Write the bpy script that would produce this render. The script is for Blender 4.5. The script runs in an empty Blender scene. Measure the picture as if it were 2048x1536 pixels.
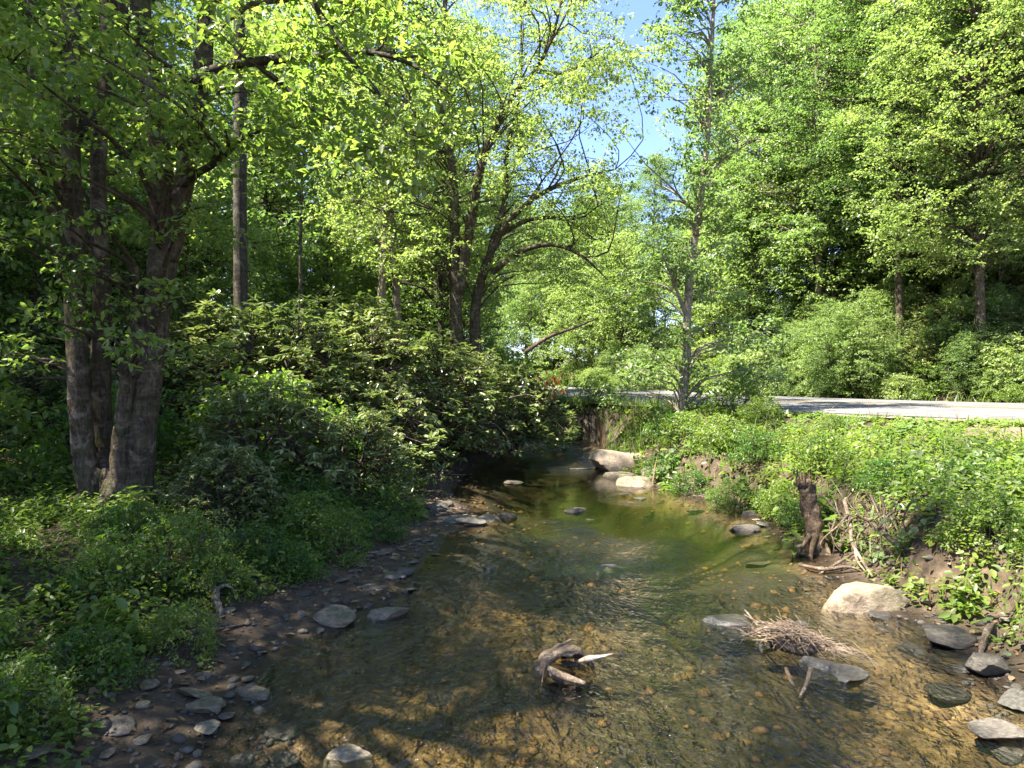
import bpy, bmesh, math, random
import numpy as np
from mathutils import Vector, Euler

C = bpy.context.scene
COL = C.collection
rnd = random.Random(7)
RAD = math.radians

# ------------------------------------------------------------------ camera, sky, sun, exposure
F, HOR, ZC = 1365.0, 750.0, 1.8          # focal length in photo pixels, horizon row, camera height over the water
cam_d = bpy.data.cameras.new('camera')
cam_d.sensor_width = 36.0
cam_d.lens = 24.0
cam_d.clip_start = 0.05
cam_d.clip_end = 2000.0
cam = bpy.data.objects.new('camera', cam_d)
COL.objects.link(cam)
cam.location = (0, 0, ZC)
cam.rotation_euler = (RAD(90 - 0.75), 0, 0)
C.camera = cam

SUN_EL = 62.0
SUN_DIR = Vector((-0.95, -0.30, 0)).normalized()          # towards the sun, on the ground plane
sun_vec = Vector((SUN_DIR.x * math.cos(RAD(SUN_EL)), SUN_DIR.y * math.cos(RAD(SUN_EL)), math.sin(RAD(SUN_EL))))
w = bpy.data.worlds.new("World")
C.world = w
w.use_nodes = True
wn, wl = w.node_tree.nodes, w.node_tree.links
wn.clear()
wo = wn.new('ShaderNodeOutputWorld')
bg = wn.new('ShaderNodeBackground')
sky = wn.new('ShaderNodeTexSky')
sky.sky_type = 'NISHITA'
sky.sun_disc = False
sky.sun_elevation = RAD(SUN_EL)
sky.sun_rotation = math.atan2(sun_vec.x, sun_vec.y)
sky.altitude = 1200
sky.air_density = 0.9
sky.dust_density = 0.3
sky.ozone_density = 7.0
bg.inputs['Strength'].default_value = 0.090
wb = wn.new('ShaderNodeVectorMath'); wb.operation = 'MULTIPLY'; wb.inputs[1].default_value = (1.16, .97, .98)   # white balance
wl.new(sky.outputs[0], wb.inputs[0]); wl.new(wb.outputs[0], bg.inputs['Color'])
wl.new(bg.outputs[0], wo.inputs['Surface'])

sl = bpy.data.lights.new('sun', 'SUN')
sl.energy = 5.0
sl.angle = RAD(0.55)
sl.color = (1.0, 0.95, 0.86)
so = bpy.data.objects.new('sun', sl)
COL.objects.link(so)
so.rotation_euler = sun_vec.to_track_quat('Z', 'Y').to_euler()
so.location = (-20, -20, 40)

C.view_settings.view_transform = 'Standard'
C.view_settings.look = 'None'
C.view_settings.exposure = 2.62
C.view_settings.gamma = 1.0
C.view_settings.use_curve_mapping = False
C.render.engine = 'CYCLES'
cy = C.cycles
cy.max_bounces = 7
cy.diffuse_bounces = 3
cy.glossy_bounces = 3
cy.transmission_bounces = 5
cy.transparent_max_bounces = 8
cy.sample_clamp_indirect = 6.0
cy.caustics_reflective = False
cy.caustics_refractive = False
cy.use_denoising = True
try:
    cy.denoiser = 'OPENIMAGEDENOISE'
    cy.denoising_input_passes = 'RGB_ALBEDO_NORMAL'
    cy.denoising_prefilter = 'ACCURATE'
except Exception:
    pass

# ------------------------------------------------------------------ helpers
def W(px, py, d):
    """a photo pixel at a given depth, as a point of the place"""
    return np.array([(px - 1024) / F * d, d, ZC - (py - HOR) / F * d])

def tag(o, label=None, cat=None, group=None, kind=None):
    if label: o['label'] = label
    if cat: o['category'] = cat
    if group: o['group'] = group
    if kind: o['kind'] = kind
    return o

def link(name, me, mat=None, parent=None):
    o = bpy.data.objects.new(name, me)
    COL.objects.link(o)
    if mat is not None and len(me.materials) == 0:
        me.materials.append(mat)
    if parent is not None:
        o.parent = parent
    return o

def empty(name, loc, rz=0.0):
    o = bpy.data.objects.new(name, None)
    o.empty_display_size = 0.2
    COL.objects.link(o)
    o.location = loc
    o.rotation_euler = (0, 0, rz)
    return o

def copy_tree(o, loc, rz, s, label=None, group=None, tilt=(0, 0)):
    c = o.copy()
    COL.objects.link(c)
    c.location = loc
    c.rotation_euler = (tilt[0], tilt[1], rz)
    c.scale = s if hasattr(s, '__len__') else (s, s, s)
    if label: c['label'] = label
    if group: c['group'] = group
    elif 'group' in c: del c['group']
    for ch in KIDS.get(o.name, []):
        k = ch.copy()
        COL.objects.link(k)
        k.parent = c
    return c
KIDS = {}

def fast_mesh(name, V, FV, FN, smooth=False):
    """V (n,3) vertices, FV flat loop indices, FN vertices per face"""
    me = bpy.data.meshes.new(name)
    me.vertices.add(len(V))
    me.vertices.foreach_set('co', np.ascontiguousarray(V, dtype=np.float32).ravel())
    me.loops.add(len(FV))
    me.loops.foreach_set('vertex_index', np.ascontiguousarray(FV, dtype=np.int32))
    me.polygons.add(len(FN))
    st = np.zeros(len(FN), dtype=np.int32)
    st[1:] = np.cumsum(FN)[:-1]
    me.polygons.foreach_set('loop_start', st)
    if smooth:
        me.polygons.foreach_set('use_smooth', np.ones(len(FN), dtype=bool))
    me.update(calc_edges=True)
    return me

def merge(parts):
    V, FV, FN, off = [], [], [], 0
    for v, fv, fn in parts:
        V.append(v); FV.append(fv + off); FN.append(fn); off += len(v)
    return np.concatenate(V), np.concatenate(FV), np.concatenate(FN)

def hash2(ix, iy, seed):
    n = (ix * 374761393 + iy * 668265263 + seed * 1274126177) & 0x7fffffff
    n = ((n ^ (n >> 13)) * 1274126177) & 0x7fffffff
    return ((n ^ (n >> 16)) & 0xffff) / 65535.0

def vnoise(x, y, seed=0):
    x = np.asarray(x, dtype=float); y = np.asarray(y, dtype=float)
    ix = np.floor(x).astype(np.int64); iy = np.floor(y).astype(np.int64)
    fx = x - ix; fy = y - iy
    ux = fx * fx * (3 - 2 * fx); uy = fy * fy * (3 - 2 * fy)
    a = hash2(ix, iy, seed); b = hash2(ix + 1, iy, seed); c = hash2(ix, iy + 1, seed); d = hash2(ix + 1, iy + 1, seed)
    return (a * (1 - ux) + b * ux) * (1 - uy) + (c * (1 - ux) + d * ux) * uy

def fbm(x, y, seed=0, o=4):
    s, a, t = 0, 0.5, 0
    for k in range(o):
        s = s + a * vnoise(x * 2 ** k, y * 2 ** k, seed + k * 17); t += a; a *= 0.5
    return s / t - 0.5

def sstep(a, b, x):
    t = np.clip((x - a) / (b - a), 0, 1)
    return t * t * (3 - 2 * t)

def smooth_path(pts, n):
    """Catmull-Rom through points (k, m)"""
    P = np.asarray(pts, dtype=float)
    if len(P) == 2:
        t = np.linspace(0, 1, n)[:, None]
        return P[0] * (1 - t) + P[1] * t
    Q = np.vstack([2 * P[0] - P[1], P, 2 * P[-1] - P[-2]])
    u = np.linspace(0, len(P) - 1 - 1e-9, n)
    i = u.astype(int); t = (u - i)[:, None]
    p0, p1, p2, p3 = Q[i], Q[i + 1], Q[i + 2], Q[i + 3]
    return 0.5 * (2 * p1 + (p2 - p0) * t + (2 * p0 - 5 * p1 + 4 * p2 - p3) * t ** 2 + (3 * p1 - p0 - 3 * p2 + p3) * t ** 3)

def tube(pts, n=8, sides=8, rough=0.0, seed=0, cap=True, flare=0.0):
    """pts rows (x,y,z,r): a tapered round limb through them"""
    P = smooth_path(pts, n)
    c, r = P[:, :3], np.maximum(P[:, 3], 0.0015)
    T = np.gradient(c, axis=0)
    T /= np.linalg.norm(T, axis=1)[:, None] + 1e-9
    ref = np.array([1.0, 0, 0]) if abs(T[:, 0]).max() < 0.9 else (np.array([0, 1.0, 0]) if abs(T[:, 1]).max() < 0.95 else np.array([0, 0, 1.0]))
    A = np.cross(T, ref); A /= np.linalg.norm(A, axis=1)[:, None] + 1e-9
    B = np.cross(T, A)
    a = np.linspace(0, 2 * np.pi, sides, endpoint=False)
    R = r[:, None] * np.ones((1, sides))
    if rough > 0:
        uu = np.linspace(0, 1, n)[:, None] * (n / 2.0)
        R = R * (1 + rough * 2 * fbm(np.cos(a)[None, :] * 1.6 + uu * 0.35 + seed * 3.1, np.sin(a)[None, :] * 1.6 + uu * 0.9, seed, 3))
    V = c[:, None, :] + R[..., None] * (np.cos(a)[None, :, None] * A[:, None, :] + np.sin(a)[None, :, None] * B[:, None, :])
    V = V.reshape(-1, 3)
    i = np.arange(n - 1)[:, None] * sides; j = np.arange(sides)[None, :]; k = (j + 1) % sides
    q = np.stack([i + j, i + k, i + sides + k, i + sides + j], -1).reshape(-1)
    FN = np.full((n - 1) * sides, 4, dtype=np.int32)
    if cap:
        q = np.concatenate([q, np.arange(sides)[::-1], (n - 1) * sides + np.arange(sides)])
        FN = np.concatenate([FN, [sides, sides]])
    return V, q, FN

# leaf outlines: x along the midrib, y across, z fold
LEAF2 = (np.array([[0, 0, 0], [.45, -.30, .07], [1, 0, -.05], [.45, .30, .07]]), [[0, 1, 2], [0, 2, 3]])
LEAF4 = (np.array([[0, 0, 0], [.28, -.26, .05], [.70, -.21, .03], [1, 0, -.10], [.70, .21, .03], [.28, .26, .05]]), [[0, 1, 2, 3], [0, 3, 4, 5]])
LEAFR = (np.array([[0, 0, 0], [.30, -.15, .03], [.70, -.16, .00], [1, 0, -.10], [.70, .16, .00], [.30, .15, .03]]), [[0, 1, 2, 3], [0, 3, 4, 5]])
LOBED = (np.array([[0, 0, 0], [.12, -.34, -.02], [.36, -.22, .03], [.52, -.50, -.04], [.64, -.17, .03], [1, 0, -.10],
                   [.64, .17, .03], [.52, .50, -.04], [.36, .22, .03], [.12, .34, -.02], [.4, 0, -.01]]),
         [[0, 1, 2, 10], [2, 3, 4, 10], [4, 5, 10], [5, 6, 10], [6, 7, 8, 10], [8, 9, 0, 10]])
BLADE = (np.array([[0, -.025, 0], [0, .025, 0], [.55, .018, .02], [1, 0, -.12], [.55, -.018, .02]]), [[0, 1, 2, 4], [4, 2, 3]])

def leaves(P, az, pitch, roll, size, tmpl):
    T, faces = tmpl
    ca, sa, cp, sp = np.cos(az), np.sin(az), np.cos(pitch), np.sin(pitch)
    Fw = np.stack([ca * cp, sa * cp, sp], -1)
    S0 = np.stack([-sa, ca, np.zeros_like(sa)], -1)
    N0 = np.cross(Fw, S0)
    S = S0 * np.cos(roll)[:, None] + N0 * np.sin(roll)[:, None]
    N = np.cross(Fw, S)
    V = P[:, None, :] + size[:, None, None] * (T[None, :, 0, None] * Fw[:, None, :] + T[None, :, 1, None] * S[:, None, :] + T[None, :, 2, None] * N[:, None, :])
    k = len(T)
    flat = np.concatenate([np.array(f) for f in faces])
    FV = (np.arange(len(P))[:, None] * k + flat[None, :]).ravel()
    FN = np.tile(np.array([len(f) for f in faces], dtype=np.int32), len(P))
    return V.reshape(-1, 3), FV, FN

def where(x, y, marks):
    """the nearest landmark and on which side of it the point lies, as seen from the bank"""
    px = x / max(y, .5) * F + 1024
    best = min(marks, key=lambda m: abs(m[1] - px) / 60 + abs(m[2] - y) / max(1.0, .12 * y))
    n, mp, my = best
    dpx, dy = px - mp, y - my
    a = 'left' if dpx < -45 else 'right' if dpx > 45 else ''
    b = 'behind' if dy > max(.35, .12 * my) else 'in front of' if dy < -max(.35, .12 * my) else ''
    if a and b: return (b + ' and ' + a + ' of the ' + n) if b == 'behind' else ('before and ' + a + ' of the ' + n)
    if b: return b + ' the ' + n
    if a: return a + ' of the ' + n
    return 'right beside the ' + n
TREE_MARKS = [('big maple clump', 235, 6.6), ('straight dark trunk', 487, 11), ('thin pole-like tree', 605, 12.5), ('pale tree pair', 776, 18.7), ('forked maple', 930, 17), ('slender pale tree', 1361, 13.5), ('road bend', 1180, 30),
              ('grey-trunked tree', 1628, 26), ('brown-trunked tree', 1800, 22), ('edge tree', 1960, 18.5), ('high slope tree', 1700, 29)]
BANK_MARKS = [('pale square slab', 735, 5.6), ('pale twisted root', 425, 4.9), ('long pale slab', 920, 8.3), ('long pale stone', 770, 5.1), ('broad tan stone', 380, 3.5), ('dark wet slab', 780, 5.9), ('squat grey stone', 655, 5.1), ('tan corner stone', 500, 3.8),
              ('grey slab', 1008, 8.6), ('tan boulder', 1752, 5.2), ('broken stump', 1630, 6.9), ('bleached roots', 1990, 4.5), ('dirt ledge slab', 1492, 7.9), ('big pale boulder', 1275, 12.8), ('wide wet slab', 1900, 3.8), ('twig heap', 1590, 4.4),
              ('brown bottom rock', 690, 3.1), ('rock ledge', 1285, 11), ('driftwood snag', 1150, 4.1)]
SIZES = lambda s_: 'tiny' if s_ < .045 else 'small' if s_ < .07 else 'middling' if s_ < .11 else 'large'
def art(s): return s

# ------------------------------------------------------------------ materials
def new_mat(name):
    m = bpy.data.materials.new(name)
    m.use_nodes = True
    m.node_tree.nodes.clear()
    return m, m.node_tree.nodes, m.node_tree.links

def ramp(nd, stops):
    r = nd.new('ShaderNodeValToRGB')
    e = r.color_ramp.elements
    while len(e) > 1: e.remove(e[-1])
    e[0].position, e[0].color = stops[0][0], (*stops[0][1], 1)
    for p, c in stops[1:]:
        x = e.new(p); x.color = (*c, 1)
    return r

def mixc(nd, lk, a, b, fac, mode='MIX'):
    m = nd.new('ShaderNodeMix'); m.data_type = 'RGBA'; m.blend_type = mode
    for s, v in ((6, a), (7, b)):
        if hasattr(v, 'links'): lk.new(v, m.inputs[s])
        else: m.inputs[s].default_value = (*v, 1)
    if hasattr(fac, 'links'): lk.new(fac, m.inputs[0])
    else: m.inputs[0].default_value = fac
    return m.outputs[2]

def noise(nd, lk, scale, detail=4, rough=.55, vec=None, dist=0):
    n = nd.new('ShaderNodeTexNoise')
    n.inputs['Scale'].default_value = scale; n.inputs['Detail'].default_value = detail
    n.inputs['Roughness'].default_value = rough; n.inputs['Distortion'].default_value = dist
    if vec is not None: lk.new(vec, n.inputs['Vector'])
    return n

def coords(nd, lk, kind='Object', scale=(1, 1, 1), rot=(0, 0, 0)):
    t = nd.new('ShaderNodeTexCoord'); m = nd.new('ShaderNodeMapping')
    m.inputs['Scale'].default_value = scale; m.inputs['Rotation'].default_value = rot
    lk.new(t.outputs[kind], m.inputs['Vector'])
    return m.outputs[0]

def leaf_mat(name, c1, c2, c3, trans=0.42, rough=0.42, spec=0.4, tgain=1.7):
    """c1..c3: leaf colours from the deep to the yellowish ones, one drawn per leaf"""
    m, nd, lk = new_mat(name)
    out = nd.new('ShaderNodeOutputMaterial')
    geo = nd.new('ShaderNodeNewGeometry'); oi = nd.new('ShaderNodeObjectInfo')
    co = coords(nd, lk)
    nz = noise(nd, lk, 0.55, 2, .5, co)
    add = nd.new('ShaderNodeMath'); add.operation = 'MULTIPLY_ADD'
    lk.new(geo.outputs['Random Per Island'], add.inputs[0]); add.inputs[1].default_value = .55
    sc = nd.new('ShaderNodeMath'); sc.operation = 'MULTIPLY_ADD'
    lk.new(nz.outputs[0], sc.inputs[0]); sc.inputs[1].default_value = .9; sc.inputs[2].default_value = -.28
    lk.new(sc.outputs[0], add.inputs[2])
    ad2 = nd.new('ShaderNodeMath'); ad2.operation = 'MULTIPLY_ADD'
    lk.new(oi.outputs['Random'], ad2.inputs[0]); ad2.inputs[1].default_value = .25; lk.new(add.outputs[0], ad2.inputs[2])
    r = ramp(nd, [(.15, c1), (.55, c2), (.95, c3)])
    lk.new(ad2.outputs[0], r.inputs[0])
    p = nd.new('ShaderNodeBsdfPrincipled')
    lk.new(r.outputs[0], p.inputs['Base Color'])
    p.inputs['Roughness'].default_value = rough
    p.inputs['Specular IOR Level'].default_value = spec
    t = nd.new('ShaderNodeBsdfTranslucent')
    g = mixc(nd, lk, r.outputs[0], (1.48 * tgain, 1.70 * tgain, .85 * tgain), 1.0, 'MULTIPLY')
    lk.new(g, t.inputs['Color'])
    mx = nd.new('ShaderNodeMixShader'); mx.inputs[0].default_value = trans
    lk.new(p.outputs[0], mx.inputs[1]); lk.new(t.outputs[0], mx.inputs[2])
    lk.new(mx.outputs[0], out.inputs[0])
    return m

def bark_mat(name, dark, mid, light, scale=1.0, moss=0.25, stretch=0.30, bump=.9):
    m, nd, lk = new_mat(name)
    out = nd.new('ShaderNodeOutputMaterial')
    p = nd.new('ShaderNodeBsdfPrincipled'); p.inputs['Roughness'].default_value = .9
    p.inputs['Specular IOR Level'].default_value = .12
    co = coords(nd, lk, 'Object', (scale, scale, scale * stretch)); c2 = coords(nd, lk, 'Object', (scale, scale, scale)); c3 = coords(nd, lk, 'Object', (scale * .35, scale * .35, scale * 1.6))
    n1 = noise(nd, lk, 26, 8, .72, co, .9); n2 = noise(nd, lk, 4.5, 5, .7, c2, .8); n3 = noise(nd, lk, 7, 5, .7, c2, .5); n4 = noise(nd, lk, 9, 4, .7, c3, .4)
    r = ramp(nd, [(.34, dark), (.5, mid), (.68, light)])
    ad = nd.new('ShaderNodeMath'); ad.operation = 'MULTIPLY_ADD'; lk.new(n4.outputs[0], ad.inputs[0]); ad.inputs[1].default_value = .45
    a2 = nd.new('ShaderNodeMath'); a2.operation = 'MULTIPLY_ADD'; lk.new(n1.outputs[0], a2.inputs[0]); a2.inputs[1].default_value = .8; a2.inputs[2].default_value = -.13
    lk.new(a2.outputs[0], ad.inputs[2]); lk.new(ad.outputs[0], r.inputs[0])
    r2 = ramp(nd, [(.55, (0, 0, 0)), (.60, (.55, .55, .55)), (.72, (.8, .8, .8))]); lk.new(n2.outputs[0], r2.inputs[0])
    lich = mixc(nd, lk, r.outputs[0], tuple(min(1, c * 1.15 + .02) for c in light), r2.outputs[0])
    r3 = ramp(nd, [(.5, (0, 0, 0)), (.62, (moss, moss, moss))]); lk.new(n3.outputs[0], r3.inputs[0])
    fin = mixc(nd, lk, lich, (.06, .066, .018), r3.outputs[0])
    lk.new(fin, p.inputs['Base Color'])
    b = nd.new('ShaderNodeBump'); b.inputs['Strength'].default_value = bump; b.inputs['Distance'].default_value = .035 / scale
    lk.new(ad.outputs[0], b.inputs['Height']); lk.new(b.outputs[0], p.inputs['Normal'])
    lk.new(p.outputs[0], out.inputs[0])
    return m

def rock_mat(name, dark, mid, light, scale=1.0, rough=.8, moss=0.0, wet=0.0):
    m, nd, lk = new_mat(name)
    out = nd.new('ShaderNodeOutputMaterial')
    p = nd.new('ShaderNodeBsdfPrincipled')
    co = coords(nd, lk, 'Object', (scale, scale, scale)); cs = coords(nd, lk, 'Object', (scale, scale, scale * 3.5), (.3, .2, 0))
    oi = nd.new('ShaderNodeObjectInfo')
    n1 = noise(nd, lk, 5, 6, .62, cs, .5); n2 = noise(nd, lk, 38, 4, .6, co); n3 = noise(nd, lk, 2.6, 3, .5, co)
    ad = nd.new('ShaderNodeMath'); ad.operation = 'MULTIPLY_ADD'; lk.new(oi.outputs['Random'], ad.inputs[0]); ad.inputs[1].default_value = .28
    sb = nd.new('ShaderNodeMath'); sb.operation = 'SUBTRACT'; lk.new(n1.outputs[0], sb.inputs[0]); sb.inputs[1].default_value = .12
    lk.new(sb.outputs[0], ad.inputs[2])
    r = ramp(nd, [(.25, dark), (.5, mid), (.78, light)]); lk.new(ad.outputs[0], r.inputs[0])
    col = mixc(nd, lk, r.outputs[0], (.5, .5, .5), .35, 'OVERLAY')
    gr = mixc(nd, lk, r.outputs[0], n2.outputs[0], .45, 'OVERLAY')
    if moss > 0:
        r3 = ramp(nd, [(.48, (0, 0, 0)), (.62, (moss, moss, moss))]); lk.new(n3.outputs[0], r3.inputs[0])
        gr = mixc(nd, lk, gr, (.05, .06, .02), r3.outputs[0])
    lk.new(gr, p.inputs['Base Color'])
    p.inputs['Roughness'].default_value = rough
    p.inputs['Specular IOR Level'].default_value = .3 + wet
    b = nd.new('ShaderNodeBump'); b.inputs['Strength'].default_value = .55; b.inputs['Distance'].default_value = .02
    hm = nd.new('ShaderNodeMath'); hm.operation = 'MULTIPLY_ADD'; lk.new(n2.outputs[0], hm.inputs[0]); hm.inputs[1].default_value = .4
    lk.new(n1.outputs[0], hm.inputs[2]); lk.new(hm.outputs[0], b.inputs['Height']); lk.new(b.outputs[0], p.inputs['Normal'])
    lk.new(p.outputs[0], out.inputs[0])
    return m

M = {}
M['maple'] = leaf_mat('maple_leaf', (.058, .094, .022), (.104, .148, .038), (.185, .206, .056))
M['light'] = leaf_mat('light_leaf', (.080, .116, .034), (.136, .174, .060), (.205, .224, .082))
M['mid'] = leaf_mat('mid_leaf', (.054, .090, .026), (.096, .142, .046), (.158, .186, .064))
M['cool'] = leaf_mat('cool_leaf', (.066, .106, .034), (.112, .154, .056), (.165, .192, .072), spec=.5)
M['dark'] = leaf_mat('dark_leaf', (.030, .068, .012), (.050, .100, .016), (.085, .135, .022))  # deep green leaf colour of the dark bushes
M['rhodo'] = leaf_mat('rhododendron_leaf', (.050, .076, .022), (.110, .138, .044), (.215, .215, .085), trans=.22, rough=.34, spec=.55)
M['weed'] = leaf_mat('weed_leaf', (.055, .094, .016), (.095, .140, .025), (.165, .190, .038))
M['grass'] = leaf_mat('grass_blade', (.060, .105, .016), (.095, .150, .024), (.170, .185, .050), rough=.5)
M['dead'] = leaf_mat('dead_leaf', (.085, .045, .020), (.16, .095, .045), (.26, .18, .10), trans=.15, rough=.7, spec=.2, tgain=.9)
M['rust'] = leaf_mat('rust_leaf', (.085, .024, .011), (.14, .040, .016), (.20, .075, .026), trans=.3, tgain=1)
M['bark'] = bark_mat('grey_brown_bark', (.020, .014, .009), (.066, .049, .032), (.155, .12, .082), moss=.55)
M['bark_pale'] = bark_mat('pale_bark', (.09, .07, .048), (.22, .175, .125), (.38, .32, .245), moss=.2)
M['bark_dark'] = bark_mat('dark_bark', (.018, .014, .010), (.045, .036, .027), (.10, .085, .066))
M['twig'] = bark_mat('twig_bark', (.05, .04, .03), (.10, .08, .06), (.2, .17, .13), 3, .1)
M['drift'] = bark_mat('weathered_wood', (.045, .03, .02), (.12, .088, .06), (.25, .195, .14), 3, .05, .15)
M['driftdark'] = bark_mat('wet_wood', (.03, .02, .013), (.085, .058, .038), (.19, .14, .10), 3, .1, .15)
M['stump'] = bark_mat('stump_bark', (.035, .023, .014), (.11, .072, .043), (.25, .175, .108), 2, .25)
M['rock'] = rock_mat('grey_stone', (.030, .026, .020), (.074, .063, .048), (.15, .13, .105))
M['rocktan'] = rock_mat('tan_stone', (.065, .048, .030), (.15, .115, .075), (.27, .22, .16), moss=.5)
M['wet'] = rock_mat('wet_stone', (.020, .018, .015), (.050, .044, .036), (.11, .10, .083), rough=.28, wet=.3)
M['boulder'] = rock_mat('boulder_stone', (.12, .088, .055), (.26, .20, .135), (.42, .345, .25), .9, moss=.35)

def ground_mat():
    m, nd, lk = new_mat('forest_soil')
    out = nd.new('ShaderNodeOutputMaterial'); p = nd.new('ShaderNodeBsdfPrincipled')
    co = coords(nd, lk)
    n1 = noise(nd, lk, 1.3, 5, .6, co, .4); n2 = noise(nd, lk, 9, 6, .7, co, .3); n3 = noise(nd, lk, 55, 4, .7, co)
    vo = nd.new('ShaderNodeTexVoronoi'); vo.inputs['Scale'].default_value = 26; lk.new(co, vo.inputs['Vector'])
    def attr(n):
        a = nd.new('ShaderNodeAttribute'); a.attribute_name = n; return a.outputs['Fac']
    soil = ramp(nd, [(.3, (.022, .016, .009)), (.55, (.055, .038, .022)), (.75, (.10, .072, .043))]); lk.new(n2.outputs[0], soil.inputs[0])
    mud = ramp(nd, [(.28, (.026, .018, .011)), (.55, (.070, .048, .029)), (.78, (.14, .10, .064))]); lk.new(n2.outputs[0], mud.inputs[0])
    bed = ramp(nd, [(.25, (.046, .030, .014)), (.5, (.150, .100, .044)), (.75, (.30, .21, .10))]); lk.new(n2.outputs[0], bed.inputs[0])
    bv = ramp(nd, [(.35, (.35, .32, .28)), (.62, (1, 1, 1))]); lk.new(n1.outputs[0], bv.inputs[0])
    bedv = mixc(nd, lk, bed.outputs[0], bv.outputs[0], .75, 'MULTIPLY')
    bedg = mixc(nd, lk, bedv, vo.outputs['Distance'], .3, 'OVERLAY')
    dirt = ramp(nd, [(.3, (.12, .078, .048)), (.7, (.22, .16, .11))]); lk.new(n2.outputs[0], dirt.inputs[0])
    a = mixc(nd, lk, soil.outputs[0], mud.outputs[0], attr('mud'))
    bed_shade = ramp(nd, [(.3, (.014, .013, .007)), (.7, (.040, .036, .020))]); lk.new(n2.outputs[0], bed_shade.inputs[0])  # dark tone that paints the pool's shade into the bed colour
    bedg = mixc(nd, lk, bedg, bed_shade.outputs[0], attr('bed_shade'))
    b = mixc(nd, lk, a, bedg, attr('bed'))
    c = mixc(nd, lk, b, dirt.outputs[0], attr('dirt'))
    d = mixc(nd, lk, c, n3.outputs[0], .35, 'OVERLAY')
    wet_c = mixc(nd, lk, d, (.42, .40, .38), attr('wet'), 'MULTIPLY')
    lk.new(wet_c, p.inputs['Base Color'])
    ro = nd.new('ShaderNodeMath'); ro.operation = 'MULTIPLY_ADD'; lk.new(attr('wet'), ro.inputs[0]); ro.inputs[1].default_value = -.5; ro.inputs[2].default_value = .88
    lk.new(ro.outputs[0], p.inputs['Roughness']); p.inputs['Specular IOR Level'].default_value = .25
    h = nd.new('ShaderNodeMath'); h.operation = 'MULTIPLY_ADD'; lk.new(n3.outputs[0], h.inputs[0]); h.inputs[1].default_value = .35
    lk.new(n2.outputs[0], h.inputs[2])
    bp = nd.new('ShaderNodeBump'); bp.inputs['Strength'].default_value = .7; bp.inputs['Distance'].default_value = .035
    lk.new(h.outputs[0], bp.inputs['Height']); lk.new(bp.outputs[0], p.inputs['Normal'])
    lk.new(p.outputs[0], out.inputs[0])
    return m

def water_mat():
    m, nd, lk = new_mat('creek_water')
    out = nd.new('ShaderNodeOutputMaterial')
    co = coords(nd, lk, 'Object', (1, .55, 1)); c2 = coords(nd, lk, 'Object', (1.0, .8, 1), (0, 0, .5))
    n1 = noise(nd, lk, 5, 3, .55, co, .8); n2 = noise(nd, lk, 24, 3, .6, c2, .5); n3 = noise(nd, lk, .55, 2, .5, co)
    att = nd.new('ShaderNodeAttribute'); att.attribute_name = 'riffle'
    h = nd.new('ShaderNodeMath'); h.operation = 'MULTIPLY_ADD'; lk.new(n2.outputs[0], h.inputs[0]); h.inputs[1].default_value = .35
    lk.new(n1.outputs[0], h.inputs[2])
    st = nd.new('ShaderNodeMath'); st.operation = 'MULTIPLY_ADD'; lk.new(att.outputs['Fac'], st.inputs[0])
    st.inputs[1].default_value = 1.0; st.inputs[2].default_value = .05
    bp = nd.new('ShaderNodeBump'); bp.inputs['Distance'].default_value = .07
    lk.new(st.outputs[0], bp.inputs['Strength']); lk.new(h.outputs[0], bp.inputs['Height'])
    fr = nd.new('ShaderNodeFresnel'); fr.inputs['IOR'].default_value = 1.6; lk.new(bp.outputs[0], fr.inputs['Normal'])
    tr = nd.new('ShaderNodeBsdfTransparent')
    dp = nd.new('ShaderNodeAttribute'); dp.attribute_name = 'column'
    cc = nd.new('ShaderNodeCombineColor')
    for i_, ab in enumerate((.30, .275, .12)):            # what a metre of this brown water lets through
        pw = nd.new('ShaderNodeMath'); pw.operation = 'POWER'; pw.inputs[0].default_value = ab
        lk.new(dp.outputs['Fac'], pw.inputs[1]); lk.new(pw.outputs[0], cc.inputs[i_])
    lk.new(cc.outputs[0], tr.inputs['Color'])
    gl = nd.new('ShaderNodeBsdfGlossy'); gl.inputs['Roughness'].default_value = .04; lk.new(bp.outputs[0], gl.inputs['Normal'])
    mx = nd.new('ShaderNodeMixShader'); lk.new(fr.outputs[0], mx.inputs[0]); lk.new(tr.outputs[0], mx.inputs[1]); lk.new(gl.outputs[0], mx.inputs[2])
    lk.new(mx.outputs[0], out.inputs[0])
    return m

def flat_mat(name, c1, c2, scale, rough=.85, detail=5, speck=.3):
    m, nd, lk = new_mat(name)
    out = nd.new('ShaderNodeOutputMaterial'); p = nd.new('ShaderNodeBsdfPrincipled')
    co = coords(nd, lk)
    n1 = noise(nd, lk, scale, detail, .6, co); n2 = noise(nd, lk, 90, 3, .7, co)
    r = ramp(nd, [(.35, c1), (.68, c2)]); lk.new(n1.outputs[0], r.inputs[0])
    lk.new(mixc(nd, lk, r.outputs[0], n2.outputs[0], speck, 'OVERLAY'), p.inputs['Base Color'])
    p.inputs['Roughness'].default_value = rough
    bp = nd.new('ShaderNodeBump'); bp.inputs['Strength'].default_value = .3; bp.inputs['Distance'].default_value = .01
    lk.new(n2.outputs[0], bp.inputs['Height']); lk.new(bp.outputs[0], p.inputs['Normal'])
    lk.new(p.outputs[0], out.inputs[0])
    return m
M['driftpale'] = bark_mat('sun_bleached_wood', (.09, .065, .043), (.24, .19, .135), (.42, .35, .26), 3, .05, .15)
M['fibre'] = flat_mat('dry_flood_grass', (.12, .08, .05), (.26, .19, .125), 8)
M['mudheap'] = flat_mat('drying_mud', (.045, .03, .018), (.12, .085, .055), 9, speck=.6)
M['bedstone'] = rock_mat('bed_pebble', (.06, .034, .013), (.14, .082, .032), (.24, .15, .062))
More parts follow.
